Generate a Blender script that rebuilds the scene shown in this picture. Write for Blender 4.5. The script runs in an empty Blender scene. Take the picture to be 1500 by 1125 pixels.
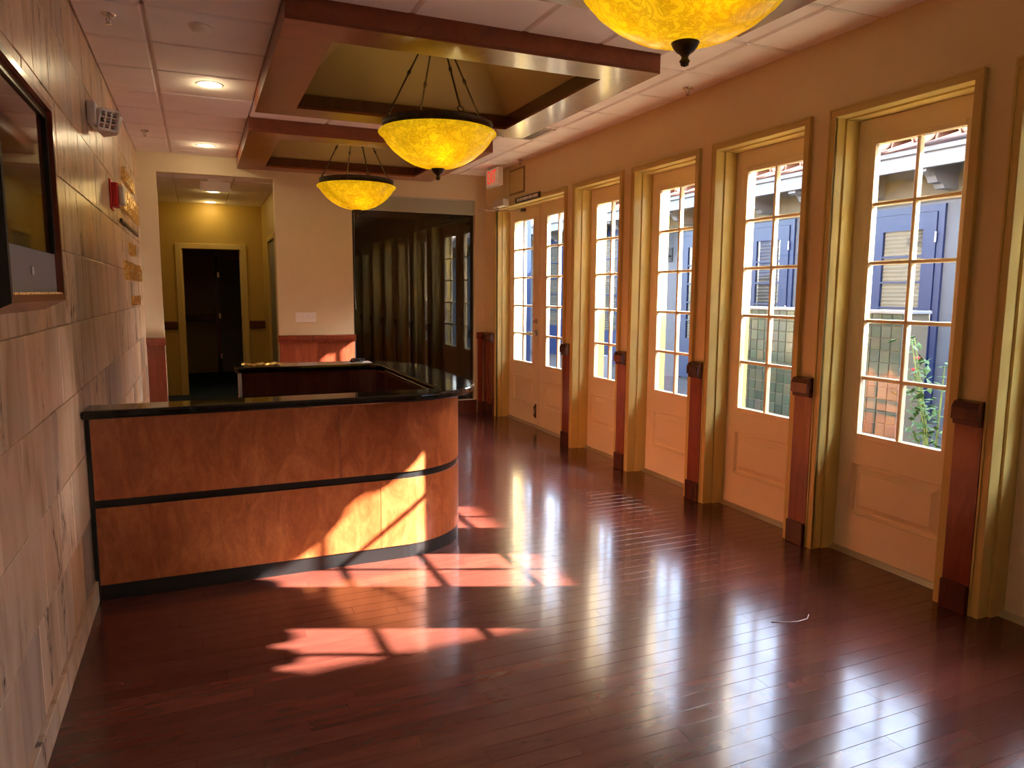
import bpy, bmesh, math, random
from mathutils import Vector, Matrix

# ------------------------------------------------------------------ camera, sky, sun, exposure
scene = bpy.context.scene
COL = scene.collection
YAW, PITCH, ROLL, FPX, CAMH = 0.4082, 0.1255, -0.0059, 1057.26, 1.5
def make_camera():
    f = Vector((math.sin(YAW)*math.cos(PITCH), math.cos(YAW)*math.cos(PITCH), -math.sin(PITCH)))
    r = Vector((math.cos(YAW), -math.sin(YAW), 0)); d = f.cross(r)
    c, s = math.cos(ROLL), math.sin(ROLL)
    r2 = c*r + s*d; d2 = -s*r + c*d
    m = Matrix((( r2.x, -d2.x, -f.x, 0), (r2.y, -d2.y, -f.y, 0), (r2.z, -d2.z, -f.z, CAMH), (0, 0, 0, 1)))
    cam = bpy.data.cameras.new('camera'); cam.sensor_width = 36; cam.lens = FPX/1500*36
    cam.clip_start = 0.05; cam.clip_end = 300
    o = bpy.data.objects.new('camera', cam); o.matrix_world = m; COL.objects.link(o)
    scene.camera = o
make_camera()

SUN_DIR = Vector((-1.4, 0.566, -1.0)).normalized()      # direction the sunlight travels
SUN_STRENGTH = 38.0
SKY_STRENGTH = 1.5
world = bpy.data.worlds.new('world'); scene.world = world; world.use_nodes = True
wn = world.node_tree.nodes; wl = world.node_tree.links
sky = wn.new('ShaderNodeTexSky'); sky.sky_type = 'NISHITA'; sky.sun_disc = False
sky.sun_elevation = math.radians(33.5)
sky.sun_rotation = math.atan2(-SUN_DIR.x, -SUN_DIR.y)
sky.air_density = 1.0; sky.dust_density = 2.5; sky.ozone_density = 0.6
wn['Background'].inputs['Strength'].default_value = SKY_STRENGTH
hsv = wn.new('ShaderNodeHueSaturation'); hsv.inputs['Saturation'].default_value = 0.85
wl.new(sky.outputs[0], hsv.inputs['Color']); wl.new(hsv.outputs[0], wn['Background'].inputs['Color'])
sd = bpy.data.lights.new('sun', 'SUN'); sd.energy = SUN_STRENGTH; sd.angle = math.radians(0.53); sd.color = (1.0, 0.96, 0.90)
so = bpy.data.objects.new('sun', sd); COL.objects.link(so)
so.rotation_euler = SUN_DIR.to_track_quat('-Z', 'Y').to_euler(); so.location = (12, -4, 9)

vs = scene.view_settings
vs.view_transform = 'Standard'; vs.look = 'None'; vs.gamma = 1.0; vs.use_curve_mapping = False
vs.exposure = 1.45
scene.cycles.max_bounces = 10; scene.cycles.diffuse_bounces = 6; scene.cycles.glossy_bounces = 5
scene.cycles.transparent_max_bounces = 16; scene.cycles.transmission_bounces = 6
scene.cycles.sample_clamp_indirect = 14.0
scene.cycles.caustics_reflective = True; scene.cycles.blur_glossy = 0.1; scene.cycles.caustics_refractive = False

# ------------------------------------------------------------------ materials
def nmat(name):
    m = bpy.data.materials.new(name); m.use_nodes = True
    nt = m.node_tree; b = nt.nodes['Principled BSDF']
    return m, nt, b
def setb(b, col=None, rough=None, metal=None, spec=None, coat=None, coat_r=None):
    if col is not None: b.inputs['Base Color'].default_value = (*col, 1)
    if rough is not None: b.inputs['Roughness'].default_value = rough
    if metal is not None: b.inputs['Metallic'].default_value = metal
    if spec is not None: b.inputs['Specular IOR Level'].default_value = spec
    if coat is not None: b.inputs['Coat Weight'].default_value = coat
    if coat_r is not None: b.inputs['Coat Roughness'].default_value = coat_r
def ramp(nt, stops):
    r = nt.nodes.new('ShaderNodeValToRGB'); e = r.color_ramp.elements
    while len(e) < len(stops): e.new(0.5)
    for el, (p, c) in zip(e, stops): el.position = p; el.color = (*c, 1)
    return r
def coords(nt, scale=(1, 1, 1), rand=False, kind='Object', rot=(0, 0, 0)):
    t = nt.nodes.new('ShaderNodeTexCoord'); mp = nt.nodes.new('ShaderNodeMapping')
    mp.inputs['Scale'].default_value = scale; mp.inputs['Rotation'].default_value = rot
    nt.links.new(t.outputs[kind], mp.inputs['Vector'])
    if rand:
        oi = nt.nodes.new('ShaderNodeObjectInfo'); cb = nt.nodes.new('ShaderNodeCombineXYZ')
        mu = nt.nodes.new('ShaderNodeMath'); mu.operation = 'MULTIPLY'; mu.inputs[1].default_value = 37.0
        nt.links.new(oi.outputs['Random'], mu.inputs[0])
        for i in range(3): nt.links.new(mu.outputs[0], cb.inputs[i])
        nt.links.new(cb.outputs[0], mp.inputs['Location'])
        return mp.outputs[0], oi.outputs['Random']
    return mp.outputs[0]
def noise(nt, vec, scale, detail=4, rough=0.55, dist=0.0):
    n = nt.nodes.new('ShaderNodeTexNoise'); n.inputs['Scale'].default_value = scale
    n.inputs['Detail'].default_value = detail; n.inputs['Roughness'].default_value = rough
    n.inputs['Distortion'].default_value = dist
    nt.links.new(vec, n.inputs['Vector']); return n
def bump(nt, b, h, strength=0.1, dist=0.005):
    bn = nt.nodes.new('ShaderNodeBump'); bn.inputs['Strength'].default_value = strength; bn.inputs['Distance'].default_value = dist
    nt.links.new(h, bn.inputs['Height']); nt.links.new(bn.outputs[0], b.inputs['Normal'])
def mixc(nt, fac, a, bb, mode='MIX'):
    m = nt.nodes.new('ShaderNodeMix'); m.data_type = 'RGBA'; m.blend_type = mode
    for sock, v in ((m.inputs[0], fac), (m.inputs[6], a), (m.inputs[7], bb)):
        if isinstance(v, (int, float)): sock.default_value = v
        elif isinstance(v, tuple): sock.default_value = (*v, 1)
        else: nt.links.new(v, sock)
    return m.outputs[2]
M = {}
def paint(name, col, rough=0.45, var=0.025, bs=0.03, sc=60):
    m, nt, b = nmat(name); setb(b, col, rough)
    v = coords(nt); n = noise(nt, v, 3.0, 3)
    r = ramp(nt, [(0.3, tuple(c*(1-var) for c in col)), (0.7, tuple(min(1, c*(1+var)) for c in col))])
    nt.links.new(n.outputs[0], r.inputs[0]); nt.links.new(r.outputs[0], b.inputs['Base Color'])
    n2 = noise(nt, v, sc, 2); bump(nt, b, n2.outputs[0], bs, 0.002)
    M[name] = m; return m
paint('wall_paint', (0.72, 0.57, 0.28), 0.5)
paint('wall_cream', (0.76, 0.65, 0.44), 0.5)
paint('hall_paint', (0.50, 0.34, 0.065), 0.5)
paint('trim_paint', (0.62, 0.47, 0.15), 0.33, 0.03, 0.01)
paint('door_paint', (0.86, 0.72, 0.48), 0.36, 0.03, 0.01)
paint('vault_paint', (0.27, 0.18, 0.065), 0.55)
paint('ceiling_tile', (0.92, 0.86, 0.83), 0.85, 0.04, 0.25, 180)
paint('grid_paint', (0.66, 0.56, 0.50), 0.5, 0.02, 0.0)
paint('white_plastic', (0.90, 0.89, 0.87), 0.35, 0.02, 0.0)
paint('grey_plastic', (0.62, 0.58, 0.50), 0.45, 0.02, 0.0)
paint('black_lam', (0.012, 0.011, 0.011), 0.3, 0.02, 0.0)
paint('black_matte', (0.010, 0.009, 0.008), 0.6, 0.02, 0.0)
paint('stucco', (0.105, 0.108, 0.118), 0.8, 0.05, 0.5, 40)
paint('stucco_cream', (0.12, 0.10, 0.065), 0.8, 0.05, 0.4, 40)
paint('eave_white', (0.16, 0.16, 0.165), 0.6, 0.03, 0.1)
paint('bounce_cut_stucco', (0.12, 0.11, 0.10), 0.8, 0.05, 0.4, 40)
paint('blue_paint', (0.008, 0.021, 0.075), 0.4, 0.06, 0.02)
paint('carpet', (0.020, 0.040, 0.062), 0.95, 0.15, 0.6, 300)
paint('valance_grey', (0.38, 0.39, 0.31), 0.5, 0.03, 0.0)
paint('red_plastic', (0.55, 0.02, 0.03), 0.35, 0.02, 0.0)
paint('mat_board', (0.26, 0.27, 0.29), 0.8, 0.03, 0.05)
paint('pave', (0.08, 0.07, 0.065), 0.8, 0.2, 0.4, 30)
paint('paper', (0.85, 0.83, 0.80), 0.7, 0.02, 0.0)
paint('grout', (0.46, 0.37, 0.28), 0.9, 0.08, 0.1)
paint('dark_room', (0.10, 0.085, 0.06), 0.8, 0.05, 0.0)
paint('planter_white', (0.25, 0.26, 0.28), 0.5, 0.05, 0.0)
paint('door_dark', (0.22, 0.20, 0.13), 0.5, 0.05, 0.0)

def wood(name, c0, c1, c2, rough=0.3, scale=(1.2, 1.2, 6), coat=0.3, rand=True, fig=2.2):
    m, nt, b = nmat(name); setb(b, c1, rough, coat=coat, coat_r=0.12)
    if rand: v, rnd = coords(nt, scale, True)
    else: v = coords(nt, scale)
    n = noise(nt, v, fig, 5, 0.6, 1.4)
    n2 = noise(nt, v, fig*9, 3, 0.6, 0.3)
    mx = nt.nodes.new('ShaderNodeMath'); mx.operation = 'MULTIPLY_ADD'; mx.inputs[1].default_value = 0.35
    nt.links.new(n2.outputs[0], mx.inputs[0]); nt.links.new(n.outputs[0], mx.inputs[2])
    r = ramp(nt, [(0.42, c0), (0.66, c1), (0.92, c2)])
    nt.links.new(mx.outputs[0], r.inputs[0])
    out = r.outputs[0]
    if rand:
        rr = ramp(nt, [(0.0, (0.82, 0.80, 0.80)), (1.0, (1.12, 1.12, 1.1))])
        nt.links.new(rnd, rr.inputs[0]); out = mixc(nt, 1.0, out, rr.outputs[0], 'MULTIPLY')
    nt.links.new(out, b.inputs['Base Color'])
    bump(nt, b, n2.outputs[0], 0.04, 0.002)
    M[name] = m; return m
wood('cherry_desk', (0.24, 0.052, 0.013), (0.36, 0.090, 0.026), (0.50, 0.150, 0.048), 0.30, (1.6, 1.6, 0.7), 0.3, False, 6.0)
wood('cherry_trim', (0.15, 0.028, 0.012), (0.21, 0.042, 0.018), (0.27, 0.060, 0.025), 0.26, (6, 6, 0.8), 0.35)
wood('cherry_dark', (0.060, 0.014, 0.009), (0.085, 0.020, 0.012), (0.11, 0.028, 0.016), 0.24, (6, 6, 0.8), 0.4)
wood('cherry_ceiling', (0.17, 0.040, 0.014), (0.23, 0.058, 0.020), (0.28, 0.078, 0.028), 0.33, (3, 3, 3), 0.25)

def plank_mat():
    m, nt, b = nmat('plank'); setb(b, (0.1, 0.02, 0.01), 0.17, spec=0.5, coat=0.3, coat_r=0.09)
    v, rnd = coords(nt, (1.0, 7.0, 7.0), True, 'Object')
    n = noise(nt, v, 3.0, 5, 0.6, 0.6)
    r = ramp(nt, [(0.25, (0.074, 0.018, 0.012)), (0.60, (0.100, 0.026, 0.017)), (0.90, (0.132, 0.037, 0.023))])
    nt.links.new(n.outputs[0], r.inputs[0])
    rr = ramp(nt, [(0.0, (0.80, 0.78, 0.78)), (0.6, (1, 1, 1)), (1.0, (1.15, 1.14, 1.1))]); nt.links.new(rnd, rr.inputs[0])
    nt.links.new(mixc(nt, 1.0, r.outputs[0], rr.outputs[0], 'MULTIPLY'), b.inputs['Base Color'])
    vw = coords(nt, (1, 1, 1), False, 'Object')
    n3 = noise(nt, vw, 14.0, 3, 0.6); rm = ramp(nt, [(0.2, (0.15,)*3), (0.8, (0.23,)*3)])
    nt.links.new(n3.outputs[0], rm.inputs[0]); nt.links.new(rm.outputs[0], b.inputs['Roughness'])
    n4 = noise(nt, vw, 9.0, 2, 0.5); bump(nt, b, n4.outputs[0], 0.035, 0.003)
    M['plank'] = m
plank_mat()

def stone_mat():
    m, nt, b = nmat('stone'); setb(b, (0.45, 0.32, 0.22), 0.26, spec=0.5)
    v, rnd = coords(nt, (1, 3.0, 0.7), True)
    n = noise(nt, v, 1.8, 3, 0.5, 0.6)
    r = ramp(nt, [(0.25, (0.40, 0.29, 0.185)), (0.42, (0.66, 0.50, 0.345)), (0.58, (0.76, 0.59, 0.43)), (0.76, (0.50, 0.385, 0.28))])
    nt.links.new(n.outputs[0], r.inputs[0])
    rr = ramp(nt, [(0.0, (0.62, 0.63, 0.66)), (0.25, (1.0, 0.92, 0.84)), (0.45, (0.78, 0.75, 0.71)), (0.65, (1.10, 1.02, 0.93)), (0.85, (0.84, 0.77, 0.70)), (1.0, (1.0, 0.84, 0.64))])
    nt.links.new(rnd, rr.inputs[0])
    c = mixc(nt, 1.0, r.outputs[0], rr.outputs[0], 'MULTIPLY')
    # dark mineral veins
    n2 = noise(nt, v, 2.3, 5, 0.7, 1.2)
    rv = ramp(nt, [(0.55, (0, 0, 0)), (0.63, (1, 1, 1))]); nt.links.new(n2.outputs[0], rv.inputs[0])
    v3 = coords(nt, (1, 60, 14)); n3 = noise(nt, v3, 1.0, 3, 0.7)
    rv3 = ramp(nt, [(0.40, (0, 0, 0)), (0.58, (1, 1, 1))]); nt.links.new(n3.outputs[0], rv3.inputs[0])
    f = mixc(nt, 1.0, rv.outputs[0], rv3.outputs[0], 'MULTIPLY')
    ms = ramp(nt, [(0.50, (0, 0, 0)), (0.56, (1, 1, 1))]); mm = nt.nodes.new('ShaderNodeMath'); mm.operation = 'FRACT'
    m7 = nt.nodes.new('ShaderNodeMath'); m7.operation = 'MULTIPLY'; m7.inputs[1].default_value = 7.31
    nt.links.new(rnd, m7.inputs[0]); nt.links.new(m7.outputs[0], mm.inputs[0]); nt.links.new(mm.outputs[0], ms.inputs[0])
    f = mixc(nt, 1.0, f, ms.outputs[0], 'MULTIPLY')
    c = mixc(nt, f, c, (0.115, 0.09, 0.082))
    nt.links.new(c, b.inputs['Base Color'])
    vb, _ = coords(nt, (1, 6, 3), True); nb = noise(nt, vb, 1.6, 4, 0.6); bump(nt, b, nb.outputs[0], 0.12, 0.006)
    M['stone'] = m
stone_mat()

def granite():
    m, nt, b = nmat('granite'); setb(b, (0.008, 0.008, 0.008), 0.06, spec=0.6)
    v = coords(nt); n = noise(nt, v, 160, 2, 0.7)
    r = ramp(nt, [(0.55, (0.006, 0.006, 0.006)), (0.68, (0.03, 0.035, 0.03)), (0.8, (0.07, 0.07, 0.06))])
    nt.links.new(n.outputs[0], r.inputs[0]); nt.links.new(r.outputs[0], b.inputs['Base Color']); M['granite'] = m
granite()
def metal(name, col, rough, sc=80):
    m, nt, b = nmat(name); setb(b, col, rough, 1.0)
    v = coords(nt); n = noise(nt, v, sc, 2); r = ramp(nt, [(0.3, (rough*0.8,)*3), (0.7, (rough*1.25,)*3)])
    nt.links.new(n.outputs[0], r.inputs[0]); nt.links.new(r.outputs[0], b.inputs['Roughness']); M[name] = m
metal('chrome', (0.75, 0.74, 0.72), 0.18); metal('gold', (1.0, 0.74, 0.30), 0.28); metal('alu', (0.62, 0.60, 0.56), 0.35)
metal('nickel', (0.55, 0.50, 0.42), 0.28)
def bronze():
    m, nt, b = nmat('bronze'); setb(b, (0.055, 0.035, 0.022), 0.42, 0.55)
    v = coords(nt); n = noise(nt, v, 25, 4); r = ramp(nt, [(0.3, (0.035, 0.02, 0.012)), (0.75, (0.10, 0.068, 0.035))])
    nt.links.new(n.outputs[0], r.inputs[0]); nt.links.new(r.outputs[0], b.inputs['Base Color']); M['bronze'] = m
bronze()
def pane_mat(name, refl=0.07, tint=(0.97, 0.98, 0.98)):
    m, nt, b = nmat(name); nt.nodes.remove(b)
    out = nt.nodes['Material Output']; tr = nt.nodes.new('ShaderNodeBsdfTransparent'); gl = nt.nodes.new('ShaderNodeBsdfGlossy')
    tr.inputs[0].default_value = (*tint, 1); gl.inputs['Roughness'].default_value = 0.0
    lw = nt.nodes.new('ShaderNodeLayerWeight'); lw.inputs[0].default_value = 0.5        # two-sided Schlick reflectance
    pw = nt.nodes.new('ShaderNodeMath'); pw.operation = 'POWER'; pw.inputs[1].default_value = 5.0; nt.links.new(lw.outputs['Facing'], pw.inputs[0])
    mu = nt.nodes.new('ShaderNodeMath'); mu.operation = 'MULTIPLY_ADD'; mu.inputs[1].default_value = 1-refl; mu.inputs[2].default_value = refl; mu.use_clamp = True
    nt.links.new(pw.outputs[0], mu.inputs[0])
    mx = nt.nodes.new('ShaderNodeMixShader'); nt.links.new(mu.outputs[0], mx.inputs[0]); nt.links.new(tr.outputs[0], mx.inputs[1]); nt.links.new(gl.outputs[0], mx.inputs[2])
    nt.links.new(mx.outputs[0], out.inputs[0]); M[name] = m
pane_mat('pane'); pane_mat('glass_wall', 0.07, (0.6, 0.6, 0.56))
def emit(name, col, s):
    m, nt, b = nmat(name); setb(b, tuple(c*0.6 for c in col), 0.5)
    b.inputs['Emission Color'].default_value = (*col, 1); b.inputs['Emission Strength'].default_value = s; M[name] = m
emit('can_glow', (1.0, 0.86, 0.55), 9.0); emit('bulb_glow', (1.0, 0.80, 0.35), 9.0); emit('exit_red', (1.0, 0.03, 0.01), 0.35); emit('exit_face', (1.0, 0.72, 0.45), 0.05)
def bowl_mat():
    m, nt, b = nmat('amber_glass'); out = nt.nodes['Material Output']
    v, _ = coords(nt, (1, 1, 1), True)
    n = noise(nt, v, 16.0, 7, 0.7, 1.2)
    rv = ramp(nt, [(0.40, (1, 1, 1)), (0.50, (0.70, 0.62, 0.55)), (0.54, (1, 1, 1))]); nt.links.new(n.outputs[0], rv.inputs[0])
    n2 = noise(nt, v, 3.0, 3, 0.6, 0.6); rb = ramp(nt, [(0.3, (0.70, 0.46, 0.004)), (0.7, (0.93, 0.70, 0.014))]); nt.links.new(n2.outputs[0], rb.inputs[0])
    c = mixc(nt, 1.0, rb.outputs[0], rv.outputs[0], 'MULTIPLY')
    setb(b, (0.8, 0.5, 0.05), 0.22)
    nt.links.new(c, b.inputs['Base Color']); nt.links.new(c, b.inputs['Emission Color']); b.inputs['Emission Strength'].default_value = 0.36
    tl = nt.nodes.new('ShaderNodeBsdfTranslucent'); nt.links.new(c, tl.inputs[0])
    mx = nt.nodes.new('ShaderNodeMixShader'); mx.inputs[0].default_value = 0.55
    nt.links.new(b.outputs[0], mx.inputs[1]); nt.links.new(tl.outputs[0], mx.inputs[2]); nt.links.new(mx.outputs[0], out.inputs[0])
    M['amber_glass'] = m
bowl_mat()
def screen_mat():
    m, nt, b = nmat('screen'); setb(b, (0.006, 0.006, 0.006), 0.04, spec=0.7); M['screen'] = m
    v = coords(nt); n = noise(nt, v, 4, 2); r = ramp(nt, [(0, (0.03,)*3), (1, (0.06,)*3)]); nt.links.new(n.outputs[0], r.inputs[0]); nt.links.new(r.outputs[0], b.inputs['Roughness'])
screen_mat()
def tile_green():
    m, nt, b = nmat('green_tile'); setb(b, (0.2, 0.3, 0.25), 0.15, spec=0.6)
    v, rnd = coords(nt, (1, 1, 1), True); r = ramp(nt, [(0, (0.024, 0.046, 0.038)), (0.4, (0.044, 0.074, 0.061)), (0.7, (0.074, 0.082, 0.067)), (1, (0.036, 0.066, 0.058))])
    nt.links.new(rnd, r.inputs[0]); n = noise(nt, v, 6, 3); c = mixc(nt, 0.3, r.outputs[0], n.outputs[1], 'OVERLAY'); nt.links.new(c, b.inputs['Base Color'])
    M['green_tile'] = m
tile_green()
def clay():
    m, nt, b = nmat('clay'); setb(b, (0.5, 0.2, 0.1), 0.8)
    v, rnd = coords(nt, (1, 1, 1), True); n = noise(nt, v, 5, 4); r = ramp(nt, [(0.3, (0.22, 0.085, 0.05)), (0.7, (0.34, 0.15, 0.09))]); nt.links.new(n.outputs[0], r.inputs[0]); nt.links.new(r.outputs[0], b.inputs['Base Color']); M['clay'] = m
clay()
def leafm():
    m, nt, b = nmat('leaf'); setb(b, (0.1, 0.3, 0.04), 0.5)
    v, rnd = coords(nt, (1, 1, 1), True); n = noise(nt, v, 9, 2); r = ramp(nt, [(0.3, (0.02, 0.07, 0.01)), (0.7, (0.07, 0.16, 0.03))]); nt.links.new(n.outputs[0], r.inputs[0]); nt.links.new(r.outputs[0], b.inputs['Base Color']); M['leaf'] = m
leafm()
paint('flower', (0.8, 0.06, 0.08), 0.5, 0.1, 0.0); paint('stem', (0.20, 0.26, 0.08), 0.6, 0.1, 0.0)

# ------------------------------------------------------------------ mesh helpers
class MB:
    def __init__(s): s.v = []; s.f = []; s.sm = []
    def add(s, vs, fs, smooth=False):
        k = len(s.v); s.v += [tuple(p) for p in vs]
        for f in fs: s.f.append(tuple(i+k for i in f)); s.sm.append(smooth)
        return s
    def box(s, x0, x1, y0, y1, z0, z1):
        v = [(x0,y0,z0),(x1,y0,z0),(x1,y1,z0),(x0,y1,z0),(x0,y0,z1),(x1,y0,z1),(x1,y1,z1),(x0,y1,z1)]
        return s.add(v, [(0,3,2,1),(4,5,6,7),(0,1,5,4),(1,2,6,5),(2,3,7,6),(3,0,4,7)])
    def bbox(s, x0, x1, y0, y1, z0, z1, b=0.004, seg=2):
        bm = bmesh.new(); bmesh.ops.create_cube(bm, size=1)
        for q in bm.verts: q.co = ((x0+x1)/2+q.co.x*(x1-x0), (y0+y1)/2+q.co.y*(y1-y0), (z0+z1)/2+q.co.z*(z1-z0))
        bmesh.ops.bevel(bm, geom=bm.edges[:], offset=b, segments=seg, affect='EDGES', profile=0.5)
        bm.verts.index_update(); s.add([q.co[:] for q in bm.verts], [[q.index for q in f.verts] for f in bm.faces]); bm.free(); return s
    def prism(s, poly, axis, a, b):
        # poly: 2D points (other two axes in order xyz), extruded along axis a..b
        def P(p, t):
            return {'x': (t, p[0], p[1]), 'y': (p[0], t, p[1]), 'z': (p[0], p[1], t)}[axis]
        n = len(poly); v = [P(p, a) for p in poly] + [P(p, b) for p in poly]
        f = [tuple(range(n)), tuple(range(2*n-1, n-1, -1))] + [(i, i+n, (i+1) % n+n, (i+1) % n) for i in range(n)]
        s.add(v, f); return s
    def tube(s, pts, r, n=10, caps=True):
        pts = [Vector(p) for p in pts]; rings = []; rad = r if isinstance(r, (list, tuple)) else [r]*len(pts)
        for i, p in enumerate(pts):
            t = (pts[min(i+1, len(pts)-1)]-pts[max(i-1, 0)]).normalized()
            u = t.cross(Vector((0, 0, 1)));
            if u.length < 1e-3: u = t.cross(Vector((1, 0, 0)))
            u.normalize(); w = t.cross(u)
            rings.append([p + (u*math.cos(2*math.pi*k/n) + w*math.sin(2*math.pi*k/n))*rad[i] for k in range(n)])
        v = [q for rg in rings for q in rg]; f = []
        for i in range(len(pts)-1):
            for k in range(n): f.append((i*n+k, i*n+(k+1) % n, (i+1)*n+(k+1) % n, (i+1)*n+k))
        s.add(v, f, True)
        if caps: s.add(rings[0], [tuple(range(n))]); s.add(rings[-1], [tuple(reversed(range(n)))])
        return s
    def lathe(s, c, prof, n=32, axis='z', closed=False):
        v = []; f = []
        for (r, z) in prof:
            for k in range(n):
                a = 2*math.pi*k/n; q = (r*math.cos(a), r*math.sin(a), z)
                if axis == 'x': q = (z, q[0], q[1])
                if axis == 'y': q = (q[0], z, q[1])
                v.append((c[0]+q[0], c[1]+q[1], c[2]+q[2]))
        m = len(prof)
        for i in range(m if closed else m-1):
            j = (i+1) % m
            for k in range(n): f.append((i*n+k, i*n+(k+1) % n, j*n+(k+1) % n, j*n+k))
        s.add(v, f, True); return s
    def sweep(s, path, prof, closed=False):
        # path: 2D XY points, prof: (offset to the left normal, z); makes a strip solid
        n = len(path); m = len(prof); v = []; f = []
        for i, p in enumerate(path):
            a = Vector(path[max(i-1, 0)]); c = Vector(path[min(i+1, n-1)]); t = (c-a).normalized(); nn = Vector((-t.y, t.x))
            if 0 < i < n-1:
                t1 = (Vector(p)-a).normalized(); k = 1/max(0.3, t1.dot(t))
            else: k = 1
            for (o, z) in prof: v.append((p[0]+nn.x*o*k, p[1]+nn.y*o*k, z))
        for i in range(n-1):
            for k in range(m): f.append((i*m+k, i*m+(k+1) % m, (i+1)*m+(k+1) % m, (i+1)*m+k))
        s.add(v, f); s.add([v[k] for k in range(m)], [tuple(range(m))]); s.add([v[(n-1)*m+k] for k in range(m)], [tuple(reversed(range(m)))]); return s
ORG = {}
def world_org(o):
    p = Vector((0, 0, 0))
    while o is not None: p += o.location; o = o.parent
    return p
def obj(name, mb, mat, parent=None, recalc=True, origin=None):
    me = bpy.data.meshes.new(name)
    vs_ = [Vector(p) for p in mb.v]
    lo = Vector((min(p.x for p in vs_), min(p.y for p in vs_), min(p.z for p in vs_))); hi = Vector((max(p.x for p in vs_), max(p.y for p in vs_), max(p.z for p in vs_)))
    og = Vector(origin) if origin is not None else Vector(((lo.x+hi.x)/2, (lo.y+hi.y)/2, lo.z))
    me.from_pydata([(p-og)[:] for p in vs_], [], mb.f)
    me.polygons.foreach_set('use_smooth', mb.sm)
    if recalc:
        bm = bmesh.new(); bm.from_mesh(me); bmesh.ops.recalc_face_normals(bm, faces=bm.faces[:]); bm.to_mesh(me); bm.free()
    me.materials.append(M[mat] if isinstance(mat, str) else mat)
    o = bpy.data.objects.new(name, me); COL.objects.link(o)
    o.location = og
    if parent is not None: o.parent = parent; o.location = og - world_org(parent)
    return o
def empty(name, loc):
    o = bpy.data.objects.new(name, None); o.empty_display_size = 0.1; COL.objects.link(o); o.location = loc; return o
def tag(o, label, cat=None, group=None, kind=None):
    o['label'] = label
    if cat: o['category'] = cat
    if group: o['group'] = group
    if kind: o['kind'] = kind
    return o
def copy_tree(o, parent=None):
    c = o.copy(); COL.objects.link(c)
    if parent is not None: c.parent = parent
    for ch in list(o.children): copy_tree(ch, c)
    return c
def text(name, body, size, loc, rot, mat, parent, ext=0.002, sx=1.0):
    cu = bpy.data.curves.new(name, 'FONT'); cu.body = body; cu.size = size; cu.extrude = ext; cu.align_x = 'CENTER'; cu.align_y = 'CENTER'
    cu.materials.append(M[mat]); t_ = bpy.data.objects.new(name, cu); COL.objects.link(t_); bpy.context.view_layer.update()
    me = bpy.data.meshes.new_from_object(t_.evaluated_get(bpy.context.evaluated_depsgraph_get())); bpy.data.objects.remove(t_)
    o = bpy.data.objects.new(name, me); COL.objects.link(o)
    o.rotation_euler = rot; o.scale = (sx, 1, 1); o.parent = parent; o.location = Vector(loc) - world_org(parent); return o
def arc(cx, cy, r, a0, a1, n):
    return [(cx+r*math.cos(math.radians(a0+(a1-a0)*i/n)), cy+r*math.sin(math.radians(a0+(a1-a0)*i/n))) for i in range(n+1)]
rng = random.Random(7)

# ------------------------------------------------------------------ room dimensions
XL, XR, XW, XO = -0.52, 3.2715, 3.2915, 3.60       # stone face, casing face, wall face, outer face
YB, YF, ZC = 8.46, -5.2, 2.917
DW, PITCHY, Y1 = 0.782, 1.007, 2.305
SINGLE = [Y1+PITCHY*k for k in (-7, -6, -5, -4, -3, -2, -1, 0, 1, 2, 3)]  # leading doors of the row are unseen, added to let in fill daylight
NX = len(SINGLE)-6
DBL = (6.336, 8.058)
OPENZ = 2.49

# floor ------------------------------------------------------------
mb = MB(); mb.box(XL-0.2, XO+0.05, YF-0.1, YB+0.12, -0.12, -0.012)
floor = tag(obj('floor', mb, 'black_matte'), 'glossy dark cherry plank floor running across the lobby', 'floor', kind='structure')
PWID = 0.0785
def plank_mesh():
    c = 0.0009; w = PWID/2-0.0003; L = 0.5
    m = MB(); v = []
    for (ex, ey, z) in ((0, 0, -0.012), (0, 0, -0.0012), (c*0.7, c, 0.0)):
        v += [(-L+ex, -w+ey, z), (L-ex, -w+ey, z), (L-ex, w-ey, z), (-L+ex, w-ey, z)]
    f = [(0,3,2,1), (8,9,10,11)]
    for k in range(2):
        for i in range(4): f.append((k*4+i, k*4+(i+1) % 4, k*4+4+(i+1) % 4, k*4+4+i))
    m.add(v, f); return m
planks = []
y = 0.9; row = 0
while y < YB-0.01:
    x = XL - rng.uniform(0.0, 0.9)
    while x < XO-0.02:
        L = rng.choice([0.55, 0.7, 0.85, 1.0, 1.15])
        a, b_ = max(x, XL), min(x+L, 3.43)
        if b_-a > 0.04: planks.append((a, b_, y+PWID/2))
        x += L
    y += PWID; row += 1
def plank_seen(p):
    a, b_, yy = p
    if yy < 1.45 or (yy > 4.0 and yy < 5.6 and b_ < 1.4): return False
    return not (yy > 3.9 and b_ < 1.35)
cand = [p for p in planks if plank_seen(p)]
cand.sort(key=lambda p: p[2] - 0.3*(p[1]-p[0]))
near = set(cand[:295])
proto = None; rest = MB()
for p in planks:
    a, b_, yy = p
    if p in near:
        if proto is None:
            proto = obj('plank', plank_mesh(), 'plank', floor, origin=(0, 0, 0)); o = proto
        else:
            o = proto.copy(); COL.objects.link(o)
        o.parent = floor; o.location = Vector(((a+b_)/2, yy, 0.0)) - world_org(floor); o.scale = ((b_-a), 1, 1)
    else:
        rest.box(a+0.0005, b_-0.0005, yy-PWID/2+0.0005, yy+PWID/2-0.0005, -0.012, 0)
rest.box(XL, XO-0.17, YF, 0.9, -0.012, 0)
pl = obj('far_planks', rest, 'plank', floor); pl['kind'] = 'stuff'

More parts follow.
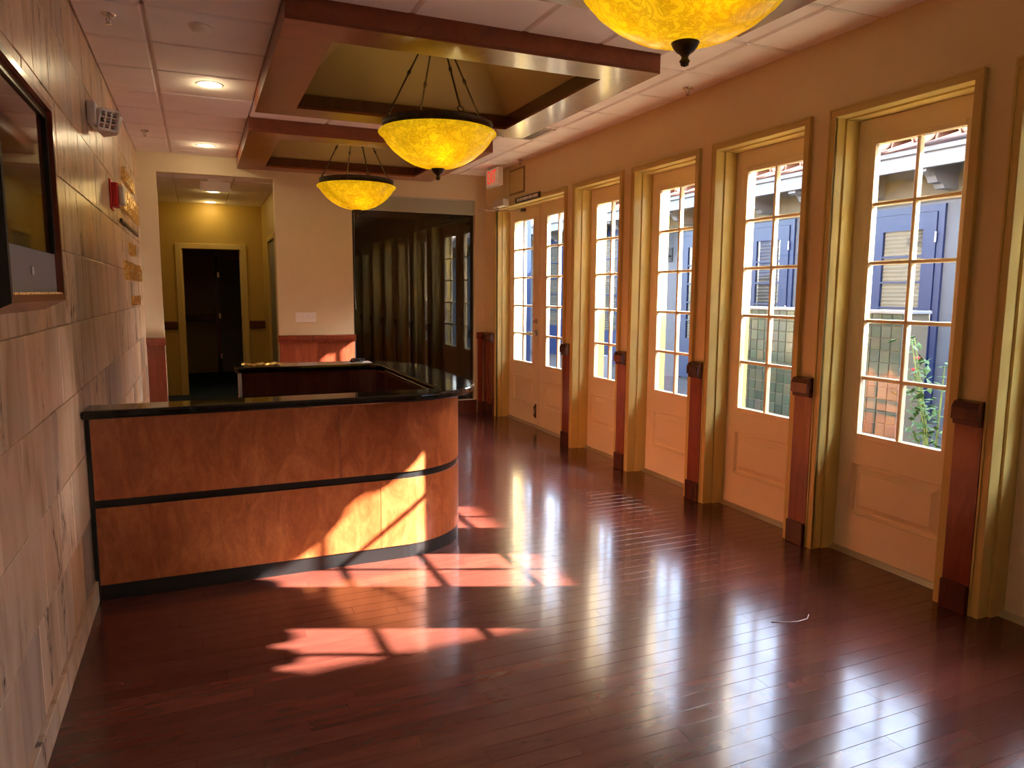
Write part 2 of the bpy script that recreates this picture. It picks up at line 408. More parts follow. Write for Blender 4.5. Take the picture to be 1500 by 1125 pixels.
# left stone wall ---------------------------------------------------
mb = MB(); mb.box(XL-0.2, XL-0.011, YF-0.1, YB+0.1, 0, 3.0)
wall_left = tag(obj('wall_left', mb, 'grout'), 'polished tan stone tile wall with vertical veining on the left', 'wall', kind='structure')
T = 0.3125
def tile_mesh():
    m = MB(); g = 0.0016; c = 0.003; h = T/2-g; v = []
    for (e, x) in ((0, -0.013), (0, -c*0.6), (c, 0.0)):
        v += [(x, -h+e, -h+e), (x, h-e, -h+e), (x, h-e, h-e), (x, -h+e, h-e)]
    f = [(0,3,2,1), (8,9,10,11)]
    for k in range(2):
        for i in range(4): f.append((k*4+i, k*4+(i+1) % 4, k*4+4+(i+1) % 4, k*4+4+i))
    m.add(v, f); return m
proto = None
for r_ in range(9):
    off = [0.0, 0.16, 0.05, 0.21, 0.0, 0.10, 0.24, 0.03, 0.18][r_]
    yy = 0.15 - off
    zc_ = 0.105 + T*(r_+0.5)
    while yy < YB+0.02:
        a, b_ = yy, min(yy+T, YB)
        if b_-a > 0.03:
            if proto is None: proto = obj('stone_tile', tile_mesh(), 'stone', wall_left, origin=(0, 0, 0)); o = proto
            else: o = proto.copy(); COL.objects.link(o)
            o.parent = wall_left; o.location = Vector((XL+rng.uniform(-0.0015, 0.0015), (a+b_)/2, zc_)) - world_org(wall_left)
            o.scale = (1, (b_-a)/T, 1)
        yy += T
mb = MB(); mb.box(XL-0.012, XL, YF, 0.15, 0.105, ZC)
o = obj('stone_facing', mb, 'stone', wall_left)
base = tag(empty('baseboard_left', (XL, 3, 0)), 'low pale stone base course along the tiled wall', 'baseboard', kind='structure')
yy = YF
while yy < YB:
    m_ = MB(); b_ = min(yy+0.61, YB); m_.bbox(XL-0.01, XL+0.016, yy+0.0012, b_-0.0012, 0.0, 0.104, 0.003, 1)
    obj('base_stone', m_, 'stone', base); yy += 0.61

# ceiling ------------------------------------------------------------
COFX = (0.44, 2.59); COFY = [(1.10, 3.10), (3.79, 5.79), (6.47, 8.452)]
mb = MB()
ys = [YF] + [v for c in COFY for v in c] + [YB]
mb.box(XL-0.1, COFX[0]+0.04, YF, YB, ZC+0.03, ZC+0.06); mb.box(COFX[1]-0.04, XO, YF, YB, ZC+0.03, ZC+0.06)
for a, b_ in ((YF, COFY[0][0]+0.04), (COFY[0][1]-0.04, COFY[1][0]+0.04), (COFY[1][1]-0.04, COFY[2][0]+0.04), (COFY[2][1]-0.04, YB)):
    mb.box(COFX[0]+0.03, COFX[1]-0.03, a, b_, ZC+0.03, ZC+0.06)
mb.box(XL-0.1, XO, YF, YB, 3.62, 3.66); mb.box(XL-0.1, XL-0.05, YF, YB, ZC, 3.64); mb.box(XO-0.05, XO, YF, YB, ZC, 3.64)
mb.box(XL-0.1, XO, YF-0.05, YF, ZC, 3.64); mb.box(XL-0.1, XO, YB, YB+0.05, ZC, 3.64)
ceiling = tag(obj('ceiling', mb, 'grid_paint'), 'suspended acoustic tile ceiling around the wooden coffers', 'ceiling', kind='structure')
def ctile_mesh():
    m = MB(); v = []
    for (e, z) in ((0.0, 0.024), (0.0, 0.007), (0.007, 0.0)):
        v += [(-0.5, -0.5, z, e, e), (0.5, -0.5, z, -e, e), (0.5, 0.5, z, -e, -e), (-0.5, 0.5, z, e, -e)]
    return v
def ceil_tile(x0, x1, y0, y1):
    g = 0.009; w, d = x1-x0-2*g, y1-y0-2*g
    if w < 0.03 or d < 0.03: return
    m = MB(); v = []
    for (e, z) in ((0.0, 0.026), (0.0, 0.009), (0.010, 0.0)):
        X0, X1, Y0_, Y1_ = x0+g+e, x1-g-e, y0+g+e, y1-g-e; z += ZC-0.008
        v += [(X0, Y0_, z), (X1, Y0_, z), (X1, Y1_, z), (X0, Y1_, z)]
    f = [(0,1,2,3), (8,11,10,9)]
    for k in range(2):
        for i in range(4): f.append((k*4+i, k*4+(i+1) % 4, k*4+4+(i+1) % 4, k*4+4+i))
    m.add(v, f); obj('ceiling_tile', m, 'ceiling_tile', ceiling)
def rows(y0, y1, ph, pitch=0.573):
    k = math.ceil((y0-ph)/pitch + 1e-6); out = [y0]
    while ph+k*pitch < y1-0.02: out.append(ph+k*pitch); k += 1
    return out + [y1]
for (xa, xb, ph) in ((XL-0.009, -0.195, 4.79), (-0.195, COFX[0]+0.009, 4.79), (COFX[1]-0.009, 2.92, 4.57), (2.92, XW+0.009, 4.57)):
    rr = rows(YF, YB, ph)
    for a, b_ in zip(rr, rr[1:]): ceil_tile(xa, xb, a, b_)
for (ga, gb, ph) in ((YF, COFY[0][0], 4.79), (COFY[0][1], COFY[1][0], 3.3), (COFY[1][1], COFY[2][0], 6.3)):
    rr = rows(ga, gb, ph) if ga == YF else [ga, gb]
    for a, b_ in zip(rr, rr[1:]):
        for xa, xb in ((COFX[0], 1.065), (1.065, 1.695), (1.695, 2.17), (2.17, COFX[1])): ceil_tile(xa, xb, a, b_)
def bar(x0, x1, y0, y1):
    m = MB(); m.box(x0, x1, y0, y1, ZC+0.002, ZC+0.032); obj('grid_bar', m, 'grid_paint', ceiling)
for x in (-0.195, 2.92): bar(x-0.012, x+0.012, YF, YB)
for xa, xb, ph in ((XL, COFX[0], 4.79), (COFX[1], XW, 4.57)):
    for y in rows(YF, YB, ph)[1:-1]: bar(xa, xb, y-0.012, y+0.012)
for (ga, gb) in ((YF, COFY[0][0]), (COFY[0][1], COFY[1][0]), (COFY[1][1], COFY[2][0])):
    for x in (1.065, 1.695, 2.17): bar(x-0.012, x+0.012, ga, gb)
for y in rows(YF, COFY[0][0], 4.79)[1:-1]: bar(COFX[0], COFX[1], y-0.012, y+0.012)

# coffers -------------------------------------------------------------
def coffer(yr, label):
    x0, x1 = COFX; y0, y1 = yr; zb = 2.82; w = 0.265; wy = 0.245
    root = tag(empty('ceiling_coffer', ((x0+x1)/2, (y0+y1)/2, zb)), label, 'ceiling coffer', 'coffers over the lobby')
    ix0, ix1, iy0, iy1 = x0+w, x1-w, y0+wy, y1-wy
    th = 0.022
    for (a, b_, c, d) in ((x0, x0+th, y0, y1), (x1-th, x1, y0, y1), (x0+th, x1-th, y0, y0+th), (x0+th, x1-th, y1-th, y1)):
        m = MB(); m.box(a, b_, c, d, zb+0.001, ZC+0.03); obj('fascia_board', m, 'cherry_ceiling', root)
    O = [(x0, y0), (x1, y0), (x1, y1), (x0, y1)]; I = [(ix0, iy0), (ix1, iy0), (ix1, iy1), (ix0, iy1)]
    for k in range(4):
        j = (k+1) % 4; m = MB(); m.prism([O[k], O[j], I[j], I[k]], 'z', zb-0.018, zb); obj('soffit_board', m, 'cherry_ceiling', root)
    for (a, b_, c, d) in ((ix0-0.02, ix0, iy0-0.02, iy1+0.02), (ix1, ix1+0.02, iy0-0.02, iy1+0.02), (ix0, ix1, iy0-0.02, iy0), (ix0, ix1, iy1, iy1+0.02)):
        m = MB(); m.box(a, b_, c, d, zb+0.0005, zb+0.085); obj('inner_lip', m, 'cherry_dark', root)
    e = 0.012; zl, zt = zb+0.083, zb+0.62
    J = [(ix0-e, iy0-e), (ix1+e, iy0-e), (ix1+e, iy1+e), (ix0-e, iy1+e)]
    cx, cy = (x0+x1)/2, (y0+y1)/2; hx, hy = 0.30, 0.24
    K = [(cx-hx, cy-hy), (cx+hx, cy-hy), (cx+hx, cy+hy), (cx-hx, cy+hy)]
    for k in range(4):
        j = (k+1) % 4; v = [(*J[k], zl), (*J[j], zl), (*K[j], zt), (*K[k], zt)]; v2 = [(p[0], p[1], p[2]+0.02) for p in v]
        m = MB(); m.add(v+v2, [(0,1,2,3), (7,6,5,4), (0,4,5,1), (1,5,6,2), (2,6,7,3), (3,7,4,0)]); obj('vault_panel', m, 'vault_paint', root)
    m = MB(); m.box(cx-hx-0.01, cx+hx+0.01, cy-hy-0.01, cy+hy+0.01, zt, zt+0.02); obj('vault_top', m, 'vault_paint', root)
    return root
coffer(COFY[0], 'wooden ceiling coffer above the nearest amber bowl lamp, cut by the top edge')
coffer(COFY[1], 'large wooden ceiling coffer above the middle amber bowl lamp')
coffer(COFY[2], 'wooden ceiling coffer above the farthest amber bowl lamp, against the back wall')

# right wall with door openings ---------------------------------------
mb = MB()
ops_ = [(s_, s_+DW) for s_ in SINGLE] + [DBL]
edges = [YF-0.1] + [v for o_ in ops_ for v in (o_[0]-0.02, o_[1]+0.02)] + [YB+0.14]
for k in range(0, len(edges), 2): mb.box(XW, XO, edges[k], edges[k+1], 0, OPENZ)
mb.box(XW, XO, YF-0.1, YB+0.14, OPENZ, 3.0)
wall_right = tag(obj('wall_right', mb, 'wall_paint'), 'tan painted wall pierced by the row of glazed doors', 'wall', kind='structure')

m = MB()
for k in range(0, len(edges), 2): m.box(XO, XO+0.012, edges[k], edges[k+1], 0, OPENZ)
m.box(XO, XO+0.012, YF-0.1, YB+0.14, OPENZ, 3.0)
obj('bounce_cut_skin', m, 'bounce_cut_stucco', wall_right)  # unseen dark outer skin, added to cut warm bounce off the sunlit wall
ZH = 2.47                                  # head of the clear opening
def leaf_parts(root, y0, y1, g0, g1, mirror=False):
    """door leaf between y0,y1 with glass between g0,g1 (world y)"""
    xa, xb = 3.44, 3.485; z0, z1 = 0.022, 2.458; gz0, gz1 = 0.695, 2.335; pz0, pz1 = 0.245, 0.54
    m = MB()
    m.box(xa, xb, y0, g0, z0, z1); m.box(xa, xb, g1, y1, z0, z1)
    m.box(xa, xb, g0, g1, gz1, z1); m.box(xa, xb, g0, g1, pz1, gz0); m.box(xa, xb, g0, g1, z0, pz0)
    leaf = obj('door_leaf', m, 'door_paint', root)
    # raised panel
    m = MB(); a = 0.006; s_ = 0.03
    def ring(xx, i): return [(xx, g0+i, pz0+i), (xx, g1-i, pz0+i), (xx, g1-i, pz1-i), (xx, g0+i, pz1-i)]
    rings = [ring(xa+0.001, -0.008), ring(xa-0.006, 0.002), ring(xa+0.017, 0.012), ring(xa+0.017, 0.024), ring(xa-0.002, 0.056)]
    v = [p for r_ in rings for p in r_]; f = [(16, 17, 18, 19)]
    for k in range(4):
        for i in range(4): f.append((k*4+i, k*4+(i+1) % 4, k*4+4+(i+1) % 4, k*4+4+i))
    m.add(v, f); m.box(xa+0.022, xb-0.01, g0, g1, pz0, pz1); obj('raised_panel', m, 'door_paint', leaf)
    # glazing bead around the lite
    m = MB(); bw = 0.02
    for (a0, a1, c0, c1) in ((g0-0.012, g0+bw, gz0-0.012, gz1+0.012), (g1-bw, g1+0.012, gz0-0.012, gz1+0.012)):
        m.bbox(xa-0.008, xa+0.012, a0, a1, c0, c1, 0.004, 2)
        m.box(xa+0.012, 3.470, max(a0, g0), min(a1, g1), gz0, gz1)
    for (c0, c1) in ((gz0-0.012, gz0+bw), (gz1-bw, gz1+0.012)):
        m.bbox(xa-0.008, xa+0.012, g0+bw, g1-bw, c0, c1, 0.004, 2); m.box(xa+0.012, 3.470, g0+bw, g1-bw, max(c0, gz0), min(c1, gz1))
    obj('glazing_bead', m, 'door_paint', leaf)
    zs = [gz0+bw+(gz1-gz0-2*bw)*k/5 for k in range(6)]; gy0, gy1 = g0+bw, g1-bw; ym = (g0+g1)/2; mw = 0.011
    for z in zs[1:-1]:
        m = MB(); m.bbox(xa-0.004, 3.468, gy0, gy1, z-mw, z+mw, 0.004, 1); obj('muntin', m, 'door_paint', leaf)
    m = MB(); m.bbox(xa-0.005, 3.469, ym-mw, ym+mw, zs[0], zs[-1], 0.004, 1); obj('muntin', m, 'door_paint', leaf)
    pr = None
    for k in range(5):
        for (p0, p1) in ((gy0, ym), (ym, gy1)):
            e = 0.004 if True else 0
            if pr is None:
                m = MB(); m.add([(3.455, p0, zs[k]), (3.455, p1, zs[k]), (3.455, p1, zs[k+1]), (3.455, p0, zs[k+1])], [(0, 1, 2, 3)])
                pr = obj('pane', m, 'pane', leaf, recalc=False); py, pz = p0, zs[k]; base_loc = pr.location.copy()
            else:
                c = pr.copy(); COL.objects.link(c); c.parent = leaf; c.location = base_loc + Vector((0, p0-py, zs[k]-pz))
    return leaf
def frame_parts(root, y0, y1):
    cw, ct = 0.046, XW-XR
    m = MB(); m.bbox(XR, XW+0.002, y0-cw, y0, 0, ZH, 0.003, 1); m.bbox(XR-0.006, XR+0.004, y0-cw, y0-cw+0.012, 0, ZH+cw, 0.002, 1); obj('casing', m, 'trim_paint', root)
    m = MB(); m.bbox(XR, XW+0.002, y1, y1+cw, 0, ZH, 0.003, 1); m.bbox(XR-0.006, XR+0.004, y1+cw-0.012, y1+cw, 0, ZH+cw, 0.002, 1); obj('casing', m, 'trim_paint', root)
    m = MB(); m.bbox(XR, XW+0.002, y0-cw, y1+cw, ZH+0.0003, ZH+cw, 0.003, 1); m.bbox(XR-0.006, XR+0.004, y0-cw+0.012, y1+cw-0.012, ZH+cw-0.012, ZH+cw, 0.002, 1); obj('casing', m, 'trim_paint', root)
    xs = 3.345
    m = MB(); m.box(XR+0.001, xs, y0-0.02, y0, 0, ZH); m.box(xs, XO+0.01, y0-0.02, y0+0.013, 0, ZH); obj('jamb', m, 'trim_paint', root)
    m = MB(); m.box(XR+0.001, xs, y1, y1+0.02, 0, ZH); m.box(xs, XO+0.01, y1-0.013, y1+0.02, 0, ZH); obj('jamb', m, 'trim_paint', root)
    m = MB(); m.box(XR+0.001, xs, y0-0.02, y1+0.02, ZH, ZH+0.02); m.box(xs, XO+0.01, y0+0.013, y1-0.013, ZH-0.010, ZH+0.02); obj('jamb', m, 'trim_paint', root)
    m = MB(); m.prism([(3.40, 0.0), (3.62, 0.0), (3.62, 0.012), (3.50, 0.02), (3.43, 0.02)], 'y', y0+0.001, y1-0.001); obj('threshold', m, 'alu', root)
def single_door(y0):
    root = empty('door_1', (XW, y0+DW/2, 0))
    frame_parts(root, y0, y0+DW); leaf_parts(root, y0+0.016, y0+DW-0.016, y0+0.115, y0+0.667)
    return root
LBL = {0: 'glazed door beside the camera, out of frame on the right',
       1: 'glazed door cut by the right edge of the picture',
       2: 'nearest whole glazed door in the right wall, roof tiles showing in its top panes',
       3: 'second nearest whole glazed door, green tiled fountain wall behind its lower panes',
       4: 'third nearest whole glazed door, wall lantern seen through its panes',
       5: 'narrowest-looking single glazed door, right beside the double doors'}
d0 = single_door(SINGLE[0])
for k, ys_ in enumerate(SINGLE):
    r_ = d0 if k == 0 else copy_tree(d0)
    r_.name = 'door_%d' % (k+1); r_.location.y = ys_+DW/2
    tag(r_, LBL[max(0, k-NX)] if k >= NX else 'unseen glazed door added behind the camera for fill daylight', 'door', 'single glazed doors in the right wall' if k >= NX else 'added glazed doors behind the camera', 'structure')
dd = tag(empty('door_%d' % (len(SINGLE)+1), (XW, sum(DBL)/2, 0)), 'pair of glazed entrance doors with lever handle under the exit sign', 'door', kind='structure')
frame_parts(dd, *DBL)
YM = sum(DBL)/2
nl = leaf_parts(dd, DBL[0]+0.016, YM-0.002, DBL[0]+0.145, YM-0.155)
fl_ = leaf_parts(dd, YM+0.002, DBL[1]-0.016, YM+0.155, DBL[1]-0.15)
m = MB(); m.box(3.425, 3.44, YM-0.012, YM+0.012, 0.025, 2.45); obj('astragal', m, 'door_paint', dd)
hy = YM+0.075
m = MB(); m.lathe((3.44, hy, 1.06), [(0.0, -0.022), (0.026, -0.02), (0.034, -0.01), (0.036, 0.0)], 20, 'x'); h_ = obj('lever_handle', m, 'nickel', fl_)
m = MB(); m.tube([(3.42, hy, 1.06), (3.385, hy, 1.06), (3.378, hy+0.02, 1.06), (3.378, hy+0.12, 1.055)], [0.011, 0.011, 0.011, 0.008], 10); obj('lever', m, 'nickel', h_)
m = MB(); m.lathe((3.44, hy, 1.19), [(0.0, -0.024), (0.02, -0.022), (0.028, -0.012), (0.030, 0.0)], 20, 'x'); db = obj('deadbolt', m, 'nickel', fl_)
m = MB(); m.bbox(3.395, 3.42, hy-0.004, hy+0.004, 1.175, 1.205, 0.002, 1); obj('thumb_turn', m, 'nickel', db)
m = MB(); m.bbox(3.428, 3.44, hy-0.012, hy+0.012, 0.10, 0.26, 0.003, 1); m.tube([(3.425, hy, 0.12), (3.415, hy, 0.13), (3.415, hy, 0.22), (3.425, hy, 0.24)], 0.007, 8); obj('kick_bolt', m, 'bronze', fl_)

# cherry strips between the doors --------------------------------------
def strip(y0, y1, idx, label):
    root = tag(empty('trim_%d' % idx, (XW, (y0+y1)/2, 0)), label, 'wainscot strip', 'cherry strips between the doors', 'structure')
    m = MB(); m.box(3.262, XW, y0, y1, 0.13, 0.93); obj('panel', m, 'cherry_trim', root)
    m = MB(); m.bbox(3.244, XW, y0+0.001, y1-0.001, 0.0, 0.143, 0.004, 2); obj('base_block', m, 'cherry_dark', root)
    m = MB(); prof = [(3.262, 0.90), (3.240, 0.905), (3.236, 0.925), (3.222, 0.93), (3.222, 0.985), (3.238, 1.012), (3.262, 1.018), (XW, 1.018), (XW, 0.90)]
    m.prism([(p[0], p[1]) for p in prof], 'y', y0+0.004, y1-0.004); obj('cap_rail', m, 'cherry_dark', root)
    return root
SL = ['cherry wainscot strip beside the camera, before the door cut by the frame', 'cherry wainscot strip just left of the door cut by the right edge',
      'cherry wainscot strip between the two nearest whole glazed doors', 'cherry wainscot strip right of the lantern-view door',
      'cherry wainscot strip between the lantern-view door and the narrowest-looking door', 'thin cherry wainscot strip between the narrowest-looking door and the double doors']
for k in range(6):
    a = SINGLE[k+NX]+DW+0.046
    b_ = (SINGLE[k+NX+1] if k < 5 else DBL[0])-0.046
    strip(a, b_, k+1, SL[k])
strip(DBL[1]+0.046, YB-0.02, 7, 'cherry wainscot strip in the corner beyond the double doors')

# back wall -------------------------------------------------------------
HX0, HX1, HZ = -0.345, 0.812, 2.72
GX0, GX1, GZ0, GZ1 = 1.655, 3.163, 0.165, 2.615
mb = MB(); ya, yb_ = YB, YB+0.12
mb.box(XL-0.2, HX0, ya, yb_, 0, 3.0); mb.box(HX0, HX1, ya, yb_, HZ, 3.0); mb.box(HX1, GX0, ya, yb_, 0, 3.0)
mb.box(GX0, GX1, ya, yb_, 0, GZ0); mb.box(GX0, GX1, ya, yb_, GZ1, 3.0); mb.box(GX1, XO, ya, yb_, 0, 3.0)
wall_back = tag(obj('wall_back', mb, 'wall_cream'), 'cream painted back wall with hallway opening and dark window', 'wall', kind='structure')
def wains(x0, x1, idx, label, z1=0.95, cap=True, ret=None):
    root = tag(empty('trim_%d' % idx, ((x0+x1)/2, YB, 0)), label, 'wainscot', kind='structure')
    n = max(1, round((x1-x0)/0.45))
    for k in range(n):
        a, b_ = x0+(x1-x0)*k/n, x0+(x1-x0)*(k+1)/n
        m = MB(); m.box(a+0.0008, b_-0.0008, YB-0.022, YB, 0.10, z1); obj('panel', m, 'cherry_trim', root)
    m = MB(); m.bbox(x0-0.002, x1+0.002, YB-0.034, YB, 0, 0.14, 0.004, 2); obj('base_board', m, 'cherry_dark', root)
    if cap:
        m = MB(); e = 0.012; m.prism([(YB-0.024, z1-0.02), (YB-0.03, z1-0.01), (YB-0.034, z1+0.005), (YB-0.055, z1+0.01), (YB-0.055, z1+0.05), (YB-0.04, z1+0.062), (YB, z1+0.062), (YB, z1-0.02)], 'x', x0-e, x1+e); obj('cap_rail', m, 'cherry_trim', root)
    return root
wains(XL+0.002, HX0, 8, 'narrow cherry wainscot between the stone wall and the hallway')
wains(HX1, GX0-0.005, 9, 'cherry wainscot under the light switches')
wains(GX1+0.02, XW-0.045, 10, 'cherry wainscot between the dark window and the double doors')
r_ = tag(empty('trim_11', ((GX0+GX1)/2, YB, 0)), 'dark cherry base panel under the big interior window', 'base panel', kind='structure')
m = MB(); m.box(GX0, GX1, YB-0.024, YB, 0.0, GZ0-0.002); obj('panel', m, 'cherry_dark', r_)

# interior window ---------------------------------------------------------
win = tag(empty('window_1', ((GX0+GX1)/2, YB, GZ0)), 'big dark interior window mirroring the lobby doors', 'window', kind='structure')
m = MB(); m.box(GX0, GX1, YB+0.055, YB+0.061, GZ0, GZ1); obj('pane', m, 'glass_wall', win)
m = MB(); m.box(GX1-0.012, GX1+0.002, YB-0.008, YB+0.06, GZ0, GZ1); obj('frame', m, 'wall_cream', win)
m = MB(); m.box(GX0-0.002, GX0+0.010, YB-0.002, YB+0.06, GZ0, GZ1); obj('frame', m, 'black_lam', win)
m = MB(); m.box(GX0, GX1, YB-0.004, YB+0.06, GZ1-0.012, GZ1+0.004); obj('frame', m, 'alu', win)
m = MB(); m.bbox(GX0+0.012, GX1-0.013, YB+0.005, YB+0.05, 2.44, GZ1-0.013, 0.003, 1); obj('valance', m, 'valance_grey', win)
m = MB(); m.tube([(GX0+0.03, YB+0.03, 2.43), (GX0+0.02, YB+0.03, 1.5), (GX0+0.03, YB+0.03, 1.3)], 0.003, 6); obj('blind_cord', m, 'white_plastic', win)
# dark meeting room behind the glass
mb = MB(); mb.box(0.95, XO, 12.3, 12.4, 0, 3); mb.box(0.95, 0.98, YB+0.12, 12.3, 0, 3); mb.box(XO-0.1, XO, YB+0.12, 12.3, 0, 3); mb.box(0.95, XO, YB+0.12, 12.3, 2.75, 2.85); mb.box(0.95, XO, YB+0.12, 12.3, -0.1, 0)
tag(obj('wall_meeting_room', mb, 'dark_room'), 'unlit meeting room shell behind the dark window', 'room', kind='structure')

# hallway -------------------------------------------------------------------
HB = 11.4; HR = 0.905; HLx = -0.62
mb = MB(); mb.box(HLx-0.1, HLx, YB+0.12, HB+0.1, 0, 2.9)
tag(obj('wall_hall_left', mb, 'hall_paint'), 'ochre left wall of the hallway', 'wall', kind='structure')
mb = MB(); RD0, RD1 = 9.5, 10.45
mb.box(HR, HR+0.045, YB+0.12, RD0, 0, 2.9); mb.box(HR, HR+0.045, RD1, HB+0.1, 0, 2.9); mb.box(HR, HR+0.045, RD0, RD1, 2.16, 2.9)
wh = tag(obj('wall_hall_right', mb, 'hall_paint'), 'ochre right wall of the hallway with a doorway', 'wall', kind='structure')
mb = MB(); BX0, BX1, BZ = -0.20, 0.60, 2.10
mb.box(HLx-0.1, BX0, HB, HB+0.12, 0, 2.9); mb.box(BX1, HR, HB, HB+0.12, 0, 2.9); mb.box(BX0, BX1, HB, HB+0.12, BZ, 2.9)
tag(obj('wall_hall_back', mb, 'hall_paint'), 'ochre end wall of the hallway around the dark doorway', 'wall', kind='structure')
mb = MB(); mb.box(HLx-0.1, HR+0.1, YB+0.1, HB+0.1, 2.74, 2.84)
hc = tag(obj('ceiling_hall', mb, 'grid_paint'), 'lower tiled ceiling of the hallway', 'ceiling', kind='structure')
for (xa, xb) in ((HLx, -0.2), (-0.2, 0.42), (0.42, HR)):
    rr = rows(YB+0.12, HB, 8.9, 0.9)
    for a, b_ in zip(rr, rr[1:]): m = MB(); m.bbox(xa+0.008, xb-0.008, a+0.008, b_-0.008, 2.732, 2.745, 0.004, 1); obj('ceiling_tile', m, 'ceiling_tile', hc)
mb = MB(); mb.box(HLx-0.1, HR+0.1, YB+0.12, 14.6, -0.1, 0.0); mb.box(HX0, HX1, YB-0.0, YB+0.12, -0.1, 0.001)
tag(obj('floor_hall', mb, 'carpet'), 'dark blue carpet in the hallway', 'carpet', kind='structure')
d8 = tag(empty('door_%d' % (len(SINGLE)+2), ((BX0+BX1)/2, HB, 0)), 'ochre framed dark doorway at the end of the hallway', 'doorway', kind='structure')
for (a, b_, z0, z1) in ((BX0-0.075, BX0, 0, BZ+0.075), (BX1, BX1+0.075, 0, BZ+0.075), (BX0, BX1, BZ, BZ+0.075)):
    m = MB(); m.bbox(a, b_, HB-0.02, HB, z0, z1, 0.004, 1); obj('casing', m, 'trim_paint', d8)
for (a, b_) in ((BX0, BX0+0.02), (BX1-0.02, BX1)): m = MB(); m.box(a, b_, HB-0.005, HB+0.125, 0, BZ); obj('jamb', m, 'trim_paint', d8)
d9 = tag(empty('door_%d' % (len(SINGLE)+3), (HR, (RD0+RD1)/2, 0)), 'ochre framed side doorway in the right wall of the hallway', 'doorway', kind='structure')
for (a, b_, z0, z1) in ((RD0-0.07, RD0, 0, 2.23), (RD1, RD1+0.07, 0, 2.23), (RD0, RD1, 2.16, 2.23)):
    m = MB(); m.bbox(HR-0.018, HR, a, b_, z0, z1, 0.004, 1); obj('casing', m, 'trim_paint', d9)
m = MB(); m.bbox(HR+0.01, HR+0.04, RD0, RD1, 0.01, 2.155, 0.003, 1); lf = obj('door_leaf', m, 'door_dark', d9)
for z in (0.35, 1.1, 1.9): m = MB(); m.tube([(HR+0.008, RD1-0.005, z-0.05), (HR+0.008, RD1-0.005, z+0.05)], 0.008, 8); obj('hinge', m, 'nickel', d9)
k = 0
for (a, b_) in ((HLx, BX0-0.08), (BX1+0.08, HR)):
    r_ = tag(empty('trim_%d' % (12+k), ((a+b_)/2, HB, 0.96)), ['dark bumper rail left of the dark hallway doorway', 'short dark bumper rail right of the dark hallway doorway'][k], 'bumper rail', kind='structure')
    m = MB(); m.bbox(a+0.002, b_-0.002, HB-0.045, HB, 0.955, 1.07, 0.015, 3); obj('rail', m, 'cherry_dark', r_); 
    m = MB(); m.bbox(a+0.002, b_-0.002, HB-0.014, HB, 0.0, 0.10, 0.003, 1); obj('base_board', m, 'hall_paint', r_); k += 1
# room beyond the doorway
mb = MB(); mb.box(-1.5, 1.5, 14.5, 14.6, 0, 2.8); mb.box(-1.5, -1.4, HB+0.12, 14.5, 0, 2.8); mb.box(1.4, 1.5, HB+0.12, 14.5, 0, 2.8); mb.box(-1.5, 1.5, HB+0.12, 14.6, 2.7, 2.8); mb.box(-1.5, 1.5, HB+0.12, 14.6, -0.1, -0.002)
mb.box(-1.4, HLx, HB+0.1, HB+0.13, 0, 2.8); mb.box(HR, 1.4, HB+0.1, HB+0.13, 0, 2.8)
wb = tag(obj('wall_far_room', mb, 'hall_paint'), 'dim ochre room beyond the hallway doorway', 'room', kind='structure')
r_ = tag(empty('trim_14', (0, 14.5, 0.96)), 'dark chair rail on the far wall of the dim room', 'chair rail', kind='structure')
m = MB(); m.bbox(-1.38, 0.28, 14.45, 14.5, 0.95, 1.07, 0.012, 2); obj('rail', m, 'cherry_dark', r_)
d10 = tag(empty('door_%d' % (len(SINGLE)+4), (0.62, 14.5, 0)), 'grey green door in the dim room beyond the hallway', 'door', kind='structure')
m = MB(); m.bbox(0.36, 1.05, 14.46, 14.498, 0.01, 2.08, 0.004, 1); obj('door_leaf', m, 'door_dark', d10)
m = MB(); m.box(0.29, 0.36, 14.45, 14.498, 0, 2.14); obj('casing', m, 'cherry_dark', d10)
for z in (0.3, 1.05, 1.8): m = MB(); m.bbox(0.335, 0.375, 14.44, 14.46, z-0.05, z+0.05, 0.003, 1); obj('hinge', m, 'chrome', d10)

# walls behind the camera -----------------------------------------------------
mb = MB(); mb.box(XL-0.2, XO, YF-0.12, YF, 0, 3.0)
tag(obj('wall_front', mb, 'wall_paint'), 'tan wall behind the camera', 'wall', kind='structure')

# ------------------------------------------------------------------ reception desk
desk = tag(empty('reception_desk', (0.5, 4.8, 0)), 'curved cherry reception desk with black band and toe kick', 'desk')
FX, RX, BY = 3.865, 1.47, 5.70; R1 = 0.465; CX, CY = RX-R1, FX+R1
cBX, cBY = RX-R1, BY-R1
def desk_path(xs):
    p = [(xs, FX), (CX, FX)] + arc(CX, CY, R1, -90, 0, 18)[1:] + [(RX, cBY)] + arc(cBX, cBY, R1, 0, 90, 14)[1:] + [(0.26, BY)]
    return p
def cut(path, s0, s1):
    out = []; acc = 0
    for a, b_ in zip(path, path[1:]):
        a = Vector(a); b_ = Vector(b_); L = (b_-a).length
        if acc+L > s0 and acc < s1:
            t0 = max(0, (s0-acc)/L); t1 = min(1, (s1-acc)/L)
            if not out: out.append(tuple(a.lerp(b_, t0)))
            out.append(tuple(a.lerp(b_, t1)))
        acc += L
    return out, acc
dp = desk_path(-0.498); tot = cut(dp, 0, 1e9)[1]
def strip_prof(z0, z1, o0, o1): return [(o0, z0), (o1, z0), (o1, z1), (o0, z1)]
